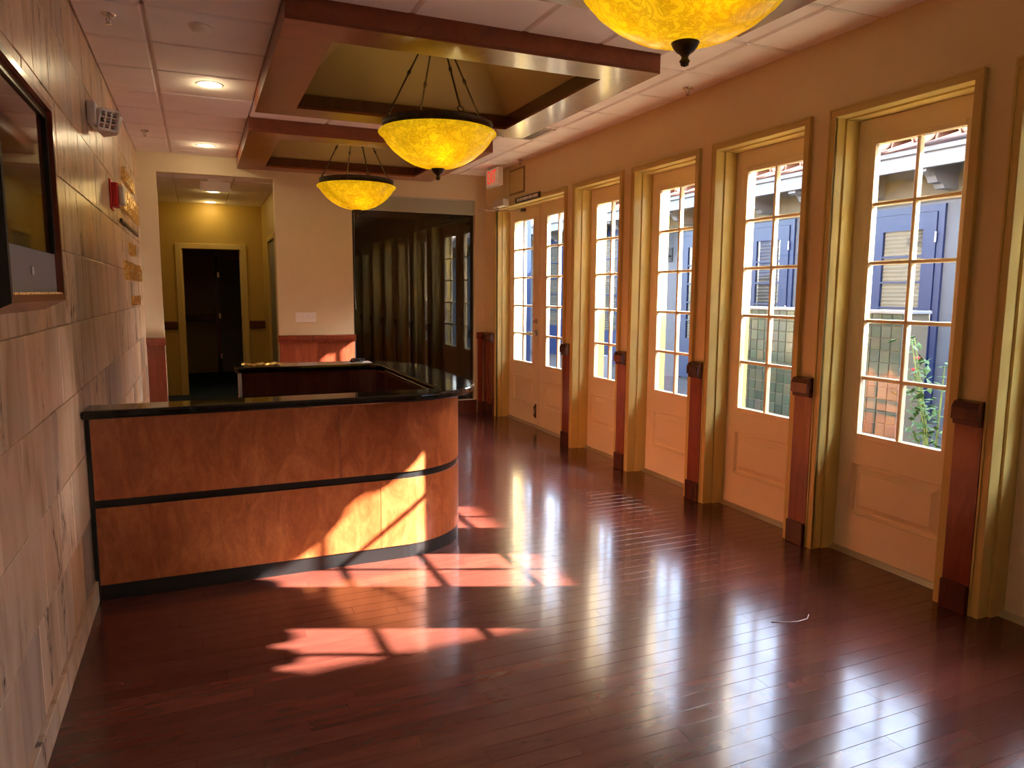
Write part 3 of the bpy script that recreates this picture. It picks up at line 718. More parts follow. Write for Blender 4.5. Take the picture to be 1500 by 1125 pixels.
for nm, z0, z1, cuts in (('upper_panel', 0.501, 0.914, [0, 1.165, 2.42, 3.6, tot]), ('lower_panel', 0.078, 0.462, [0, 1.38, 2.42, 3.6, tot])):
    for a, b_ in zip(cuts, cuts[1:]):
        pth, _ = cut(dp, a+0.0012, b_-0.0012); m = MB(); m.sweep(pth, strip_prof(z0, z1, 0.0, 0.03)); obj(nm, m, 'cherry_desk', desk)
m = MB(); m.sweep(dp, strip_prof(0.4615, 0.5015, 0.008, 0.03)); obj('black_band', m, 'black_lam', desk)
m = MB(); m.sweep(dp, strip_prof(0.0, 0.0785, 0.004, 0.05)); obj('toe_kick', m, 'black_lam', desk)
m = MB(); m.box(-0.516, -0.4985, 3.862, 3.93, 0.0, 0.914); obj('end_panel', m, 'black_lam', desk)
inner = [(-0.50, 3.925), (CX-0.02, 3.925)] + arc(CX-0.02, 4.17, 0.245, -90, 0, 8)[1:] + [(CX+0.225, 5.28)] + arc(CX-0.02, 5.28, 0.245, 0, 90, 8)[1:] + [(0.262, 5.525)]
m = MB(); m.sweep(inner, strip_prof(0.0, 0.914, -0.012, 0.006)); obj('inner_panel', m, 'cherry_dark', desk)
m = MB(); m.box(0.243, 0.262, 5.512, 5.70, 0.0, 0.914); obj('end_panel', m, 'grey_plastic', desk)
wt = MB(); wt.bbox(0.22, 1.215, 4.86, 5.515, 0.715, 0.745, 0.008, 2); obj('worktop', wt, 'granite', desk)
m = MB(); m.box(0.27, 0.72, 4.93, 5.50, 0.0, 0.714); obj('drawer_unit', m, 'cherry_dark', desk)

ct = tag(empty('granite_countertop', (0.5, 4.75, 0.915)), 'glossy black granite counter running around the reception desk', 'countertop')
def counter():
    outer = [(-0.514, 3.73), (1.005, 3.73)] + arc(1.005, 4.28, 0.55, -90, 0, 22)[1:] + [(1.555, 5.23)] + arc(1.005, 5.23, 0.55, 0, 90, 18)[1:] + [(0.26, 5.78)]
    end = arc(0.26, 5.74, 0.04, 90, 180, 4)[1:] + [(0.22, 5.53)] + arc(0.26, 5.53, 0.04, 180, 270, 4)[1:]
    inn = [(1.105, 5.49)] + arc(1.105, 5.35, 0.14, 90, 0, 8)[1:] + arc(1.175, 4.01, 0.07, 0, -90, 6) + [(-0.514, 3.94)]
    poly = outer + end + inn
    bm = bmesh.new(); vs_ = [bm.verts.new((p[0], p[1], 0.915)) for p in poly]; f = bm.faces.new(vs_)
    r = bmesh.ops.extrude_face_region(bm, geom=[f]); top = [e for e in r['geom'] if isinstance(e, bmesh.types.BMVert)]
    for v in top: v.co.z += 0.04
    ed = [e for e in bm.edges if abs(e.verts[0].co.z-e.verts[1].co.z) < 1e-6]
    bmesh.ops.bevel(bm, geom=ed, offset=0.012, segments=3, affect='EDGES', profile=0.5)
    bmesh.ops.recalc_face_normals(bm, faces=bm.faces[:])
    bm.verts.index_update(); m = MB(); m.add([v.co[:] for v in bm.verts], [[v.index for v in f.verts] for f in bm.faces]); bm.free(); return m
obj('slab', counter(), 'granite', ct)

# ------------------------------------------------------------------ pendant lamps
def pendant(c):
    cx, cy = c; root = empty('pendant_lamp', (cx, cy, 2.245))
    outer = [(0.012, 2.318), (0.06, 2.321), (0.12, 2.333), (0.18, 2.354), (0.245, 2.392), (0.30, 2.436), (0.340, 2.482), (0.366, 2.522), (0.386, 2.536), (0.392, 2.546), (0.384, 2.556)]
    inn = [(0.362, 2.550), (0.356, 2.524), (0.332, 2.486), (0.292, 2.442), (0.238, 2.400), (0.175, 2.362), (0.118, 2.341), (0.06, 2.328), (0.012, 2.326)]
    m = MB(); m.lathe((cx, cy, 0), outer+inn, 56, closed=True); obj('bowl', m, 'amber_glass', root)
    m = MB(); m.lathe((cx, cy, 0), [(0.340, 2.555), (0.374, 2.557), (0.374, 2.563), (0.366, 2.568), (0.362, 2.600), (0.368, 2.606), (0.366, 2.612), (0.340, 2.612)], 56, closed=True); band = obj('rim_band', m, 'bronze', root)
    m = MB(); m.lathe((cx, cy, 0), [(0.0, 2.330), (0.046, 2.330), (0.046, 2.320), (0.040, 2.306), (0.030, 2.293), (0.017, 2.284), (0.011, 2.276), (0.013, 2.268), (0.018, 2.263), (0.014, 2.255), (0.013, 2.249), (0.0, 2.244)], 24); obj('finial', m, 'bronze', root)
    for k in range(4):
        a = math.radians(-23+22+90*k+8); ca, sa = math.cos(a), math.sin(a)
        P0 = Vector((cx+0.352*ca, cy+0.352*sa, 2.615)); P1 = Vector((cx+0.045*ca, cy+0.045*sa, 3.20))
        dv = (P1-P0).normalized()
        m = MB(); m.tube([P0+dv*0.045, P1], 0.0058, 8); rod = obj('rod', m, 'bronze', root)
        m = MB(); q = P0.lerp(P1, 0.5); m.tube([q-dv*0.022, q-dv*0.012, q, q+dv*0.012, q+dv*0.022], [0.006, 0.010, 0.0125, 0.010, 0.006], 10); obj('knuckle', m, 'bronze', rod)
        m = MB(); w = Vector((-sa, ca, 0)); cc = P0+dv*0.022
        m.tube([cc+(dv*math.cos(t_)+w*math.sin(t_))*0.020 for t_ in [2*math.pi*i/12 for i in range(13)]], 0.0045, 8, False); m.tube([P0-Vector((0, 0, 0.02)), P0+dv*0.006], 0.008, 8); obj('ring_loop', m, 'bronze', rod)
        m = MB(); m.tube([P1-dv*0.06, P1-dv*0.045, P1-dv*0.02, P1], [0.006, 0.011, 0.011, 0.007], 10); obj('top_ferrule', m, 'bronze', rod)
    m = MB(); m.lathe((cx, cy, 0), [(0.0, 3.17), (0.03, 3.175), (0.055, 3.19), (0.055, 3.21), (0.03, 3.225), (0.012, 3.24), (0.012, 3.40), (0.07, 3.41), (0.075, 3.44), (0.0, 3.44)], 24); obj('canopy', m, 'bronze', root)
    for k in range(3):
        a = math.radians(-95+120*k); bx, by = cx+0.19*math.cos(a), cy+0.19*math.sin(a)
        m = MB(); m.lathe((bx, by, 2.44), [(0.0, -0.03), (0.02, -0.024), (0.03, -0.008), (0.03, 0.01), (0.018, 0.03), (0.013, 0.05), (0.0, 0.052)], 14); obj('bulb', m, 'bulb_glow', root)
    m = MB(); m.lathe((cx, cy, 0), [(0.0, 2.36), (0.02, 2.36), (0.02, 2.47), (0.0, 2.47)], 10)
    for k in range(3):
        a = math.radians(-95+120*k); m.tube([(cx, cy, 2.47), (cx+0.19*math.cos(a), cy+0.19*math.sin(a), 2.495)], 0.008, 8)
    obj('socket_cluster', m, 'bronze', root)
    for k in range(3):
        a = math.radians(-95+120*k)
        ld = bpy.data.lights.new('lamp_bulb_light', 'POINT'); ld.energy = 1.7; ld.color = (1.0, 0.72, 0.24); ld.shadow_soft_size = 0.035
        lo = bpy.data.objects.new('lamp_bulb_light', ld); COL.objects.link(lo); lo.parent = root
        lo.location = Vector((0.19*math.cos(a), 0.19*math.sin(a), 2.44-2.245))
    return root
COFC = [2.07, 4.76, 7.45]
p0 = pendant((1.51, COFC[1]))
tag(p0, 'amber glass bowl pendant hanging above the desk front, middle of the three', 'pendant lamp', 'amber bowl pendants')
p1 = copy_tree(p0); p1.location.y = COFC[0]; tag(p1, 'largest amber glass bowl pendant, cut by the top edge of the picture', 'pendant lamp', 'amber bowl pendants')
p2 = copy_tree(p0); p2.location.y = COFC[2]; tag(p2, 'farthest and smallest-looking amber bowl pendant, in front of the back wall', 'pendant lamp', 'amber bowl pendants')

# ------------------------------------------------------------------ ceiling fittings
def downlight(x, y, z, label, e=1.3, r=0.065, col=(1.0, 0.80, 0.45)):
    root = tag(empty('recessed_light', (x, y, z-0.004)), label, 'ceiling light', 'recessed can lights')
    m = MB(); m.lathe((x, y, z), [(r, 0.004), (r+0.002, -0.004), (r+0.02, -0.006), (r+0.028, -0.001), (r+0.026, 0.006)], 28); obj('trim_ring', m, 'gold' if False else 'white_plastic', root)
    m = MB(); m.lathe((x, y, z), [(0.0, -0.006), (r*0.6, -0.005), (r, -0.001), (r, 0.004)], 24); obj('lens', m, 'can_glow', root)
    ld = bpy.data.lights.new('can_light', 'POINT'); ld.energy = e; ld.color = col; ld.shadow_soft_size = 0.04
    lo = bpy.data.objects.new('can_light', ld); COL.objects.link(lo); lo.parent = root; lo.location = (0, 0, -0.02)
downlight(0.137, 5.58, ZC-0.006, 'recessed ceiling light nearer the camera, left of the coffers')
downlight(0.131, 7.87, ZC-0.006, 'recessed ceiling light just before the hallway opening')
downlight(0.228, 9.95, 2.732, 'hallway ceiling light behind the hanging white sign box', 0.8, col=(1.0, 0.68, 0.22))
downlight(0.21, 11.12, 2.732, 'hallway ceiling light closest to the ochre end wall', 1.5, col=(1.0, 0.68, 0.22))
def sprinkler(x, y, label):
    z = ZC-0.006; root = tag(empty('fire_sprinkler', (x, y, z-0.05)), label, 'sprinkler', 'ceiling sprinklers')
    m = MB(); m.lathe((x, y, z), [(0.0, 0.0), (0.036, 0.0), (0.036, -0.004), (0.026, -0.010), (0.012, -0.011), (0.0, -0.011)], 20); obj('escutcheon', m, 'chrome', root)
    m = MB(); m.tube([(x, y, z-0.01), (x, y, z-0.022)], 0.008, 10)
    for s in (-1, 1): m.tube([(x+0.008*s, y, z-0.02), (x+0.012*s, y, z-0.032), (x, y, z-0.046)], 0.003, 6)
    obj('sprinkler_body', m, 'chrome', root)
    m = MB(); m.lathe((x, y, z-0.05), [(0.0, 0.003), (0.014, 0.003), (0.016, 0.0), (0.0, 0.0)], 16); obj('deflector', m, 'chrome', root)
sprinkler(-0.361, 4.42, 'chrome ceiling sprinkler at the top left, nearest the framed screen')
sprinkler(-0.37, 7.38, 'far left ceiling sprinkler above the gold wall letters')
sprinkler(3.163, 4.29, 'ceiling sprinkler over the third nearest whole door')
sprinkler(3.218, 7.255, 'small ceiling sprinkler beside the exit sign')
sd_ = tag(empty('smoke_detector', (0.077, 4.41, ZC-0.05)), 'pale flush ceiling sensor left of the coffers', 'smoke detector')
m = MB(); m.lathe((0.077, 4.41, ZC-0.006), [(0.0, 0.0), (0.055, 0.0), (0.055, -0.012), (0.048, -0.026), (0.03, -0.032), (0.0, -0.034)], 24); obj('housing', m, 'ceiling_tile', sd_)
m = MB(); m.lathe((0.077, 4.41, ZC-0.006), [(0.056, 0.0), (0.066, 0.0), (0.066, -0.006), (0.056, -0.008)], 24, closed=True); obj('base_ring', m, 'ceiling_tile', sd_)
vt = tag(empty('air_vent', (2.76, 6.02, ZC-0.01)), 'flat grey ceiling air vent beside the middle coffer', 'air vent')
m = MB(); zz = ZC-0.006
for (a, b_, c, d) in ((2.60, 2.91, 5.80, 5.83), (2.60, 2.91, 6.24, 6.27), (2.60, 2.63, 5.83, 6.24), (2.88, 2.91, 5.83, 6.24)): m.box(a, b_, c, d, zz-0.012, zz-0.001)
obj('frame', m, 'grey_plastic', vt)
for k in range(9):
    yy = 5.855+0.045*k; m = MB(); m.prism([(yy, zz-0.010), (yy+0.028, zz-0.002), (yy+0.030, zz-0.004), (yy+0.002, zz-0.012)], 'x', 2.631, 2.879); obj('louver', m, 'grey_plastic', vt)

# exit sign
ex = tag(empty('exit_sign', (3.13, 7.78, 2.70)), 'ceiling mounted exit sign with red letters before the double doors', 'exit sign')
m = MB(); m.bbox(3.105, 3.165, 7.60, 7.97, 2.69, 2.885, 0.006, 2); obj('housing', m, 'white_plastic', ex)
m = MB(); m.box(3.101, 3.106, 7.615, 7.955, 2.702, 2.873); obj('face', m, 'exit_face', ex)
text('letters', 'EXIT', 0.20, (3.100, 7.785, 2.788), (math.pi/2, 0, -math.pi/2), 'exit_red', ex, 0.001, 0.62)
m = MB(); m.bbox(3.09, 3.18, 7.70, 7.87, 2.884, ZC-0.003, 0.004, 1); obj('canopy', m, 'grey_plastic', ex)
hx = tag(empty('hanging_sign_box', (0.24, 8.9, 2.55)), 'blank white sign box hanging from the hallway ceiling', 'sign box')
m = MB(); m.bbox(0.07, 0.385, 8.86, 8.91, 2.60, 2.705, 0.006, 2); obj('housing', m, 'white_plastic', hx)
m = MB(); m.bbox(0.15, 0.31, 8.865, 8.905, 2.704, 2.735, 0.003, 1); obj('canopy', m, 'white_plastic', hx)
hv = tag(empty('hall_wall_grille', (HR, 9.0, 2.5)), 'louvred grille high on the right hallway wall', 'air grille')
m = MB(); m.bbox(HR-0.012, HR, 8.72, 9.22, 2.50, 2.70, 0.003, 1); obj('frame', m, 'white_plastic', hv)
for k in range(5): m = MB(); zz = 2.525+0.034*k; m.box(HR-0.018, HR-0.010, 8.75, 9.19, zz, zz+0.018); obj('louver', m, 'white_plastic', hv)

# double door fittings on the wall
dc = tag(empty('door_closer', (3.23, 7.82, 2.48)), 'grey door closer with long arm over the double doors', 'door closer')
m = MB(); m.bbox(3.19, XR-0.007, 7.66, 7.98, 2.475, 2.555, 0.006, 2); obj('body', m, 'grey_plastic', dc)
m = MB(); m.tube([(3.22, 7.90, 2.475), (3.22, 7.90, 2.445)], 0.016, 12); obj('pivot', m, 'nickel', dc)
m = MB(); m.tube([(3.22, 7.90, 2.448), (3.02, 7.99, 2.45)], 0.009, 8); m.tube([(3.02, 7.99, 2.44), (3.41, 7.62, 2.43)], 0.008, 8); obj('arm', m, 'nickel', dc)
m = MB(); m.bbox(3.395, 3.4395, 7.58, 7.66, 2.415, 2.445, 0.003, 1); obj('arm_shoe', m, 'bronze', dc)
ns = tag(empty('door_notice_strip', (XR, 7.16, 2.47)), 'dark strip with a row of pale lettering above the double doors', 'sign')
m = MB(); m.bbox(3.254, XR-0.0065, 6.84, 7.47, 2.475, 2.535, 0.002, 1); obj('plate', m, 'bronze', ns)
yy = 7.42
for w in (0.05, 0.075, 0.14, 0.10, 0.12):
    m = MB(); m.box(3.2525, 3.2545, yy-w, yy, 2.489, 2.521); obj('lettering', m, 'paper', ns); yy -= w+0.013
wp = tag(empty('wall_speaker_panel', (XW, 7.49, 2.58)), 'flush tan rectangular panel on the wall beside the exit sign', 'wall panel')
m = MB(); m.bbox(XW-0.012, XW+0.001, 7.29, 7.69, 2.585, 2.86, 0.003, 1); obj('cover', m, 'vault_paint', wp)
m = MB(); m.bbox(XW-0.014, XW-0.011, 7.31, 7.67, 2.605, 2.84, 0.001, 1); obj('face', m, 'trim_paint', wp)

# switches
sw = tag(empty('switch_plate', (1.11, YB, 1.16)), 'white four gang light switch plate on the cream back wall', 'light switch')
m = MB(); m.bbox(0.996, 1.224, YB-0.008, YB, 1.158, 1.268, 0.003, 2); obj('plate', m, 'white_plastic', sw)
for k in range(4): x = 1.026+0.056*k; m = MB(); m.bbox(x-0.006, x+0.006, YB-0.022, YB-0.007, 1.205, 1.228, 0.003, 1); obj('toggle', m, 'white_plastic', sw)

# ------------------------------------------------------------------ things on the stone wall
fr = tag(empty('framed_screen', (XL, 2.7, 1.43)), 'dark glass screen in a wooden frame on the stone wall', 'framed screen')
fy0, fy1, fz0, fz1, fx = 2.27, 3.12, 1.465, 2.150, -0.45
ey = 0.0; ez = 0.035
def frame_side(a, b_, c, d):   # a,b outer wall edge corners ; c,d front edge corners
    pass
Wq = [(XL, fy0-ey, fz0-ez), (XL, fy1+0.02, fz0-ez), (XL, fy1+0.02, fz1+ez), (XL, fy0-ey, fz1+ez)]
Fq = [(fx, fy0, fz0), (fx, fy1, fz0), (fx, fy1, fz1), (fx, fy0, fz1)]
fw = 0.022
Iq = [(fx, fy0+fw, fz0+fw), (fx, fy1-fw, fz0+fw), (fx, fy1-fw, fz1-fw), (fx, fy0+fw, fz1-fw)]
Dq = [(fx-0.03, fy0+fw, fz0+fw), (fx-0.03, fy1-fw, fz0+fw), (fx-0.03, fy1-fw, fz1-fw), (fx-0.03, fy0+fw, fz1-fw)]
for k, nm in enumerate(('frame_bottom', 'frame_far_side', 'frame_top', 'frame_near_side')):
    j = (k+1) % 4; v = [Wq[k], Wq[j], Fq[k], Fq[j], Iq[k], Iq[j], Dq[k], Dq[j]]
    mm_ = MB(); mm_.add(v, [(0, 1, 3, 2), (2, 3, 5, 4), (4, 5, 7, 6), (6, 7, 1, 0), (0, 2, 4, 6), (1, 7, 5, 3)])
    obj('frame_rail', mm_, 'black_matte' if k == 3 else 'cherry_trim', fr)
m = MB(); m.box(fx-0.034, fx-0.024, fy0+fw+0.001, fy1-fw-0.001, fz0+0.165, fz1-fw-0.001); sc_ = obj('screen', m, 'screen', fr)
m = MB(); m.box(fx-0.024, fx-0.016, fy0+fw, fy1-fw, fz1-fw-0.03, fz1-fw-0.002); m.box(fx-0.024, fx-0.016, fy1-fw-0.03, fy1-fw-0.002, fz0+0.165, fz1-fw-0.03); obj('bezel', m, 'black_lam', sc_)
m = MB(); m.box(fx-0.034, fx-0.022, fy0+fw+0.001, fy1-fw-0.001, fz0+fw+0.001, fz0+0.163); mb_ = obj('mat_board', m, 'mat_board', fr)
m = MB(); m.bbox(fx-0.023, fx-0.014, 2.66, 2.68, fz0+0.08, fz0+0.11, 0.003, 1); obj('small_knob', m, 'chrome', mb_)
m = MB(); m.bbox(fx-0.026, fx-0.004, fy0+fw, fy1-fw, fz0+fw-0.004, fz0+fw+0.006, 0.002, 1); obj('gold_slip', m, 'gold', fr)

em = tag(empty('emergency_light', (XL, 4.85, 2.40)), 'white two-headed emergency light high on the stone wall', 'emergency light')
m = MB(); m.bbox(XL, XL+0.045, 4.72, 4.98, 2.42, 2.54, 0.008, 2); obj('body', m, 'white_plastic', em)
def head(y, dy):
    n = Vector((0.55, dy, -0.30)).normalized(); c = Vector((XL+0.085, y, 2.46)); u = n.cross(Vector((0, 0, 1))).normalized(); w = u.cross(n)
    m = MB(); s = 0.062
    def rg(o, k): return [c+n*o+u*(sx*s*k)+w*(sy*s*k) for sx, sy in ((-1, -0.8), (-0.8, -1), (0.8, -1), (1, -0.8), (1, 0.8), (0.8, 1), (-0.8, 1), (-1, 0.8))]
    rs = [rg(-0.04, 0.5), rg(-0.02, 0.9), rg(0.03, 1.0), rg(0.03, 0.86), rg(0.022, 0.84)]
    v = [p for r_ in rs for p in r_]; f = [tuple(range(7, -1, -1))]
    for k in range(4):
        for i in range(8): f.append((k*8+i, k*8+(i+1) % 8, k*8+8+(i+1) % 8, k*8+8+i))
    m.add(v, f); hd = obj('lamp_head', m, 'white_plastic', em)
    m = MB(); m.add(rg(0.023, 0.845), [tuple(range(8))])
    for i in range(3):
        for j in range(3): 
            q = c+n*0.023+u*((i-1)*0.034)+w*((j-1)*0.034); m.add([q+n*0.008, q+u*0.015+w*0.015, q-u*0.015+w*0.015, q-u*0.015-w*0.015, q+u*0.015-w*0.015], [(0,1,2), (0,2,3), (0,3,4), (0,4,1)])
    obj('reflector', m, 'chrome', hd)
head(4.80, -0.62); head(4.93, 0.55)
al = tag(empty('fire_alarm', (XL, 5.75, 2.06)), 'red fire alarm strobe on the stone wall below the gold letters', 'fire alarm')
m = MB(); m.bbox(XL, XL+0.012, 5.66, 5.84, 2.05, 2.25, 0.003, 1); obj('back_plate', m, 'red_plastic', al)
m = MB(); m.bbox(XL+0.012, XL+0.05, 5.675, 5.825, 2.07, 2.23, 0.006, 2); obj('horn_body', m, 'red_plastic', al)
m = MB(); m.bbox(XL+0.05, XL+0.085, 5.69, 5.81, 2.085, 2.215, 0.010, 2); obj('strobe_lens', m, 'grey_plastic', al)

gs = tag(empty('gold_wall_lettering', (XL, 7.1, 1.36)), 'raised gold lettering and bars mounted on the far end of the stone wall', 'wall sign')
def letters(y0, y1, z0, z1, n, dep=0.03):
    w = (y1-y0)/n
    for k in range(n):
        a = y0+w*k+w*0.07; b_ = y0+w*(k+1)-w*0.07; m = MB(); st = min(0.035, (b_-a)*0.3); hz = (z1-z0)
        m.box(XL, XL+dep, a, a+st, z0, z1); m.box(XL, XL+dep, b_-st, b_, z0, z1)
        if k % 2: m.box(XL, XL+dep, a+st, b_-st, z0, z0+hz*0.18)
        m.box(XL, XL+dep, a+st, b_-st, z0+hz*(0.45 if k % 3 else 0.8), z0+hz*(0.6 if k % 3 else 1.0))
        obj('gold_letter', m, 'gold', gs)
letters(6.62, 7.60, 2.375, 2.475, 6); letters(6.24, 7.98, 2.125, 2.30, 9)
m = MB(); m.bbox(XL, XL+0.02, 6.30, 7.95, 2.015, 2.045, 0.003, 1); obj('gold_bar', m, 'bronze', gs)
letters(6.92, 7.36, 1.80, 1.90, 2); letters(6.36, 7.96, 1.585, 1.73, 7); letters(6.90, 7.60, 1.375, 1.455, 3)

# ------------------------------------------------------------------ small things on the counter and floor
pp = tag(empty('white_paper', (1.27, 5.62, 0.955)), 'white sheet of paper at the back of the granite counter', 'paper')
m = MB(); m.box(1.00, 1.22, 5.56, 5.70, 0.9553, 0.9575); obj('sheet', m, 'paper', pp)
cb = tag(empty('black_cable_coil', (1.12, 5.63, 0.958)), 'small tangled black cable lying on the white paper', 'cable')
pts = [(1.12+0.055*math.cos(t_)*(0.6+0.4*math.sin(2.3*t_)), 5.63+0.04*math.sin(t_)*(0.7+0.3*math.cos(1.7*t_)), 0.963+0.022*(0.5+0.5*math.sin(3.1*t_))) for t_ in [i*0.35 for i in range(60)]]
m = MB(); m.tube(pts, 0.005, 7); obj('cord', m, 'black_lam', cb)
m = MB(); m.bbox(1.06, 1.09, 5.61, 5.64, 0.958, 0.975, 0.004, 1); obj('plug', m, 'black_lam', cb)
gp = tag(empty('brass_strip', (0.40, 5.62, 0.955)), 'crumpled brass strip lying on the far left end of the counter', 'brass strip')
m = MB(); v = []; n_ = 14
for i in range(n_+1):
    x = 0.27+0.30*i/n_; zz = 0.963+0.004*math.sin(i*1.3)+0.003*math.sin(i*2.9)
    v += [(x, 5.58+0.01*math.sin(i), zz), (x, 5.66+0.01*math.cos(i*1.7), zz+0.006), (x, 5.66+0.01*math.cos(i*1.7), zz+0.009), (x, 5.58+0.01*math.sin(i), zz+0.003)]
f = [(0, 1, 2, 3), (4*n_+3, 4*n_+2, 4*n_+1, 4*n_)]
for i in range(n_):
    for k in range(4): f.append((4*i+k, 4*i+(k+1) % 4, 4*i+4+(k+1) % 4, 4*i+4+k))
m.add(v, f); obj('foil', m, 'gold', gp)
th = tag(empty('white_thread', (2.52, 2.38, 0)), 'curved white thread lying on the floor before the nearest doors', 'thread')
m = MB(); m.tube([(2.36, 2.43, 0.002), (2.42, 2.40, 0.002), (2.48, 2.385, 0.002), (2.54, 2.39, 0.002), (2.58, 2.42, 0.002)], 0.0018, 6); obj('strand', m, 'paper', th)

# ------------------------------------------------------------------ outside: own eave
ev = tag(empty('eave_outside', (3.95, 3, 2.7)), 'tiled eave of the own roof above the glazed doors', 'eave', kind='structure')
m = MB(); m.prism([(XO, 3.06), (4.32, 2.925), (4.32, 2.965), (XO, 3.14)], 'y', YF, 9.5); obj('soffit', m, 'eave_white', ev)
yy = YF+0.1
pr = None
while yy < 9.3:
    if pr is None:
        m = MB(); v = []; n_ = 8
        for (x, zc_) in ((4.38, 2.965), (XO, 3.15)):
            for i in range(n_+1):
                a = math.pi*i/n_; v.append((x, yy+0.085*math.cos(a), zc_+0.075*math.sin(a)-0.02)); 
        for (x, zc_) in ((4.38, 2.965), (XO, 3.15)):
            for i in range(n_+1):
                a = math.pi*i/n_; v.append((x, yy+0.085*math.cos(a), zc_-0.055*math.sin(a)-0.02))
        k = n_+1; f = []
        for i in range(n_): f += [(i, i+1, k+i+1, k+i), (2*k+i, 3*k+i, 3*k+i+1, 2*k+i+1), (i, 2*k+i, 2*k+i+1, i+1)]
        m.add(v, f); pr = obj('eave_tile', m, 'clay', ev); by = yy; bl = pr.location.copy()
    else:
        c = pr.copy(); COL.objects.link(c); c.parent = ev; c.location = bl+Vector((0, yy-by, 0))
    yy += 0.20

# ------------------------------------------------------------------ outside: courtyard
m = MB(); m.box(XO+0.02, 24, -14, 26, -0.2, -0.03)
g_ = tag(obj('courtyard_ground', m, 'pave'), 'paved courtyard ground outside the glazed doors', 'pavement', kind='structure')
ob = tag(empty('courtyard_building', (9, 7, -0.03)), 'cream stucco building with blue doors across the courtyard', 'building')
BXW = 8.0
m = MB(); m.box(BXW, 12, -9, 22, -0.03, 3.0); obj('wall', m, 'stucco', ob)
m = MB(); m.box(BXW-0.02, BXW, -9, 22, 2.60, 2.9); obj('frieze', m, 'stucco_cream', ob)
m = MB(); m.prism([(7.40, 2.895), (7.46, 2.895), (7.46, 3.11), (7.36, 3.11), (7.36, 3.06), (7.40, 3.05)], 'y', -9, 22); obj('fascia', m, 'eave_white', ob)
m = MB(); m.prism([(7.46, 2.93), (BXW, 3.02), (BXW, 3.06), (7.46, 2.97)], 'y', -9, 22); obj('soffit', m, 'eave_white', ob)
pr = None
yy = 3.86
while yy < 19:
    if pr is None:
        m = MB(); m.prism([(7.44, 2.95), (7.44, 2.86), (7.50, 2.84), (7.55, 2.86), (7.60, 2.82), (7.64, 2.76), (7.72, 2.75), (7.76, 2.70), (BXW, 2.70), (BXW, 2.99), (7.5, 2.93)], 'y', yy-0.06, yy+0.06); pr = obj('bracket', m, 'eave_white', ob); by = yy; bl = pr.location.copy()
    else:
        c = pr.copy(); COL.objects.link(c); c.parent = ob; c.location = bl+Vector((0, yy-by, 0))
    yy += 0.96
m = MB(); m.prism([(7.42, 3.10), (10.6, 4.1), (10.6, 4.0), (7.46, 3.06)], 'y', -9, 22); obj('roof_deck', m, 'clay', ob)
def barrel(y, up, r):
    m = MB(); v = []; n_ = 8; ta = 1 if up else -1
    for (x, z0) in ((7.26, 3.13), (8.4, 3.49)):
        for rr in (r, r-0.022):
            for i in range(n_+1):
                a = math.pi*i/n_; v.append((x, y+rr*math.cos(a), z0+(0.02 if up else 0.125)+ta*rr*math.sin(a)*0.85))
    k = n_+1; f = []
    for i in range(n_): f += [(i, i+1, 2*k+i+1, 2*k+i), (k+i, 3*k+i, 3*k+i+1, k+i+1), (i, k+i, k+i+1, i+1), (2*k+i, 2*k+i+1, 3*k+i+1, 3*k+i)]
    f += [(0, 2*k, 3*k, k), (n_, k+n_, 3*k+n_, 2*k+n_)]
    m.add(v, f); return m
pr = pq = None; yy = 3.2
while yy < 12.2:
    for up in (True, False):
        y2 = yy + (0 if up else 0.27); src = pr if up else pq
        if src is None:
            o = obj('roof_tile', barrel(y2, up, 0.145), 'clay', ob)
            if up: pr, pby, pbl = o, y2, o.location.copy()
            else: pq, qby, qbl = o, y2, o.location.copy()
        else:
            c = src.copy(); COL.objects.link(c); c.parent = ob; c.location = (pbl if up else qbl)+Vector((0, y2-(pby if up else qby), 0))
    yy += 0.54
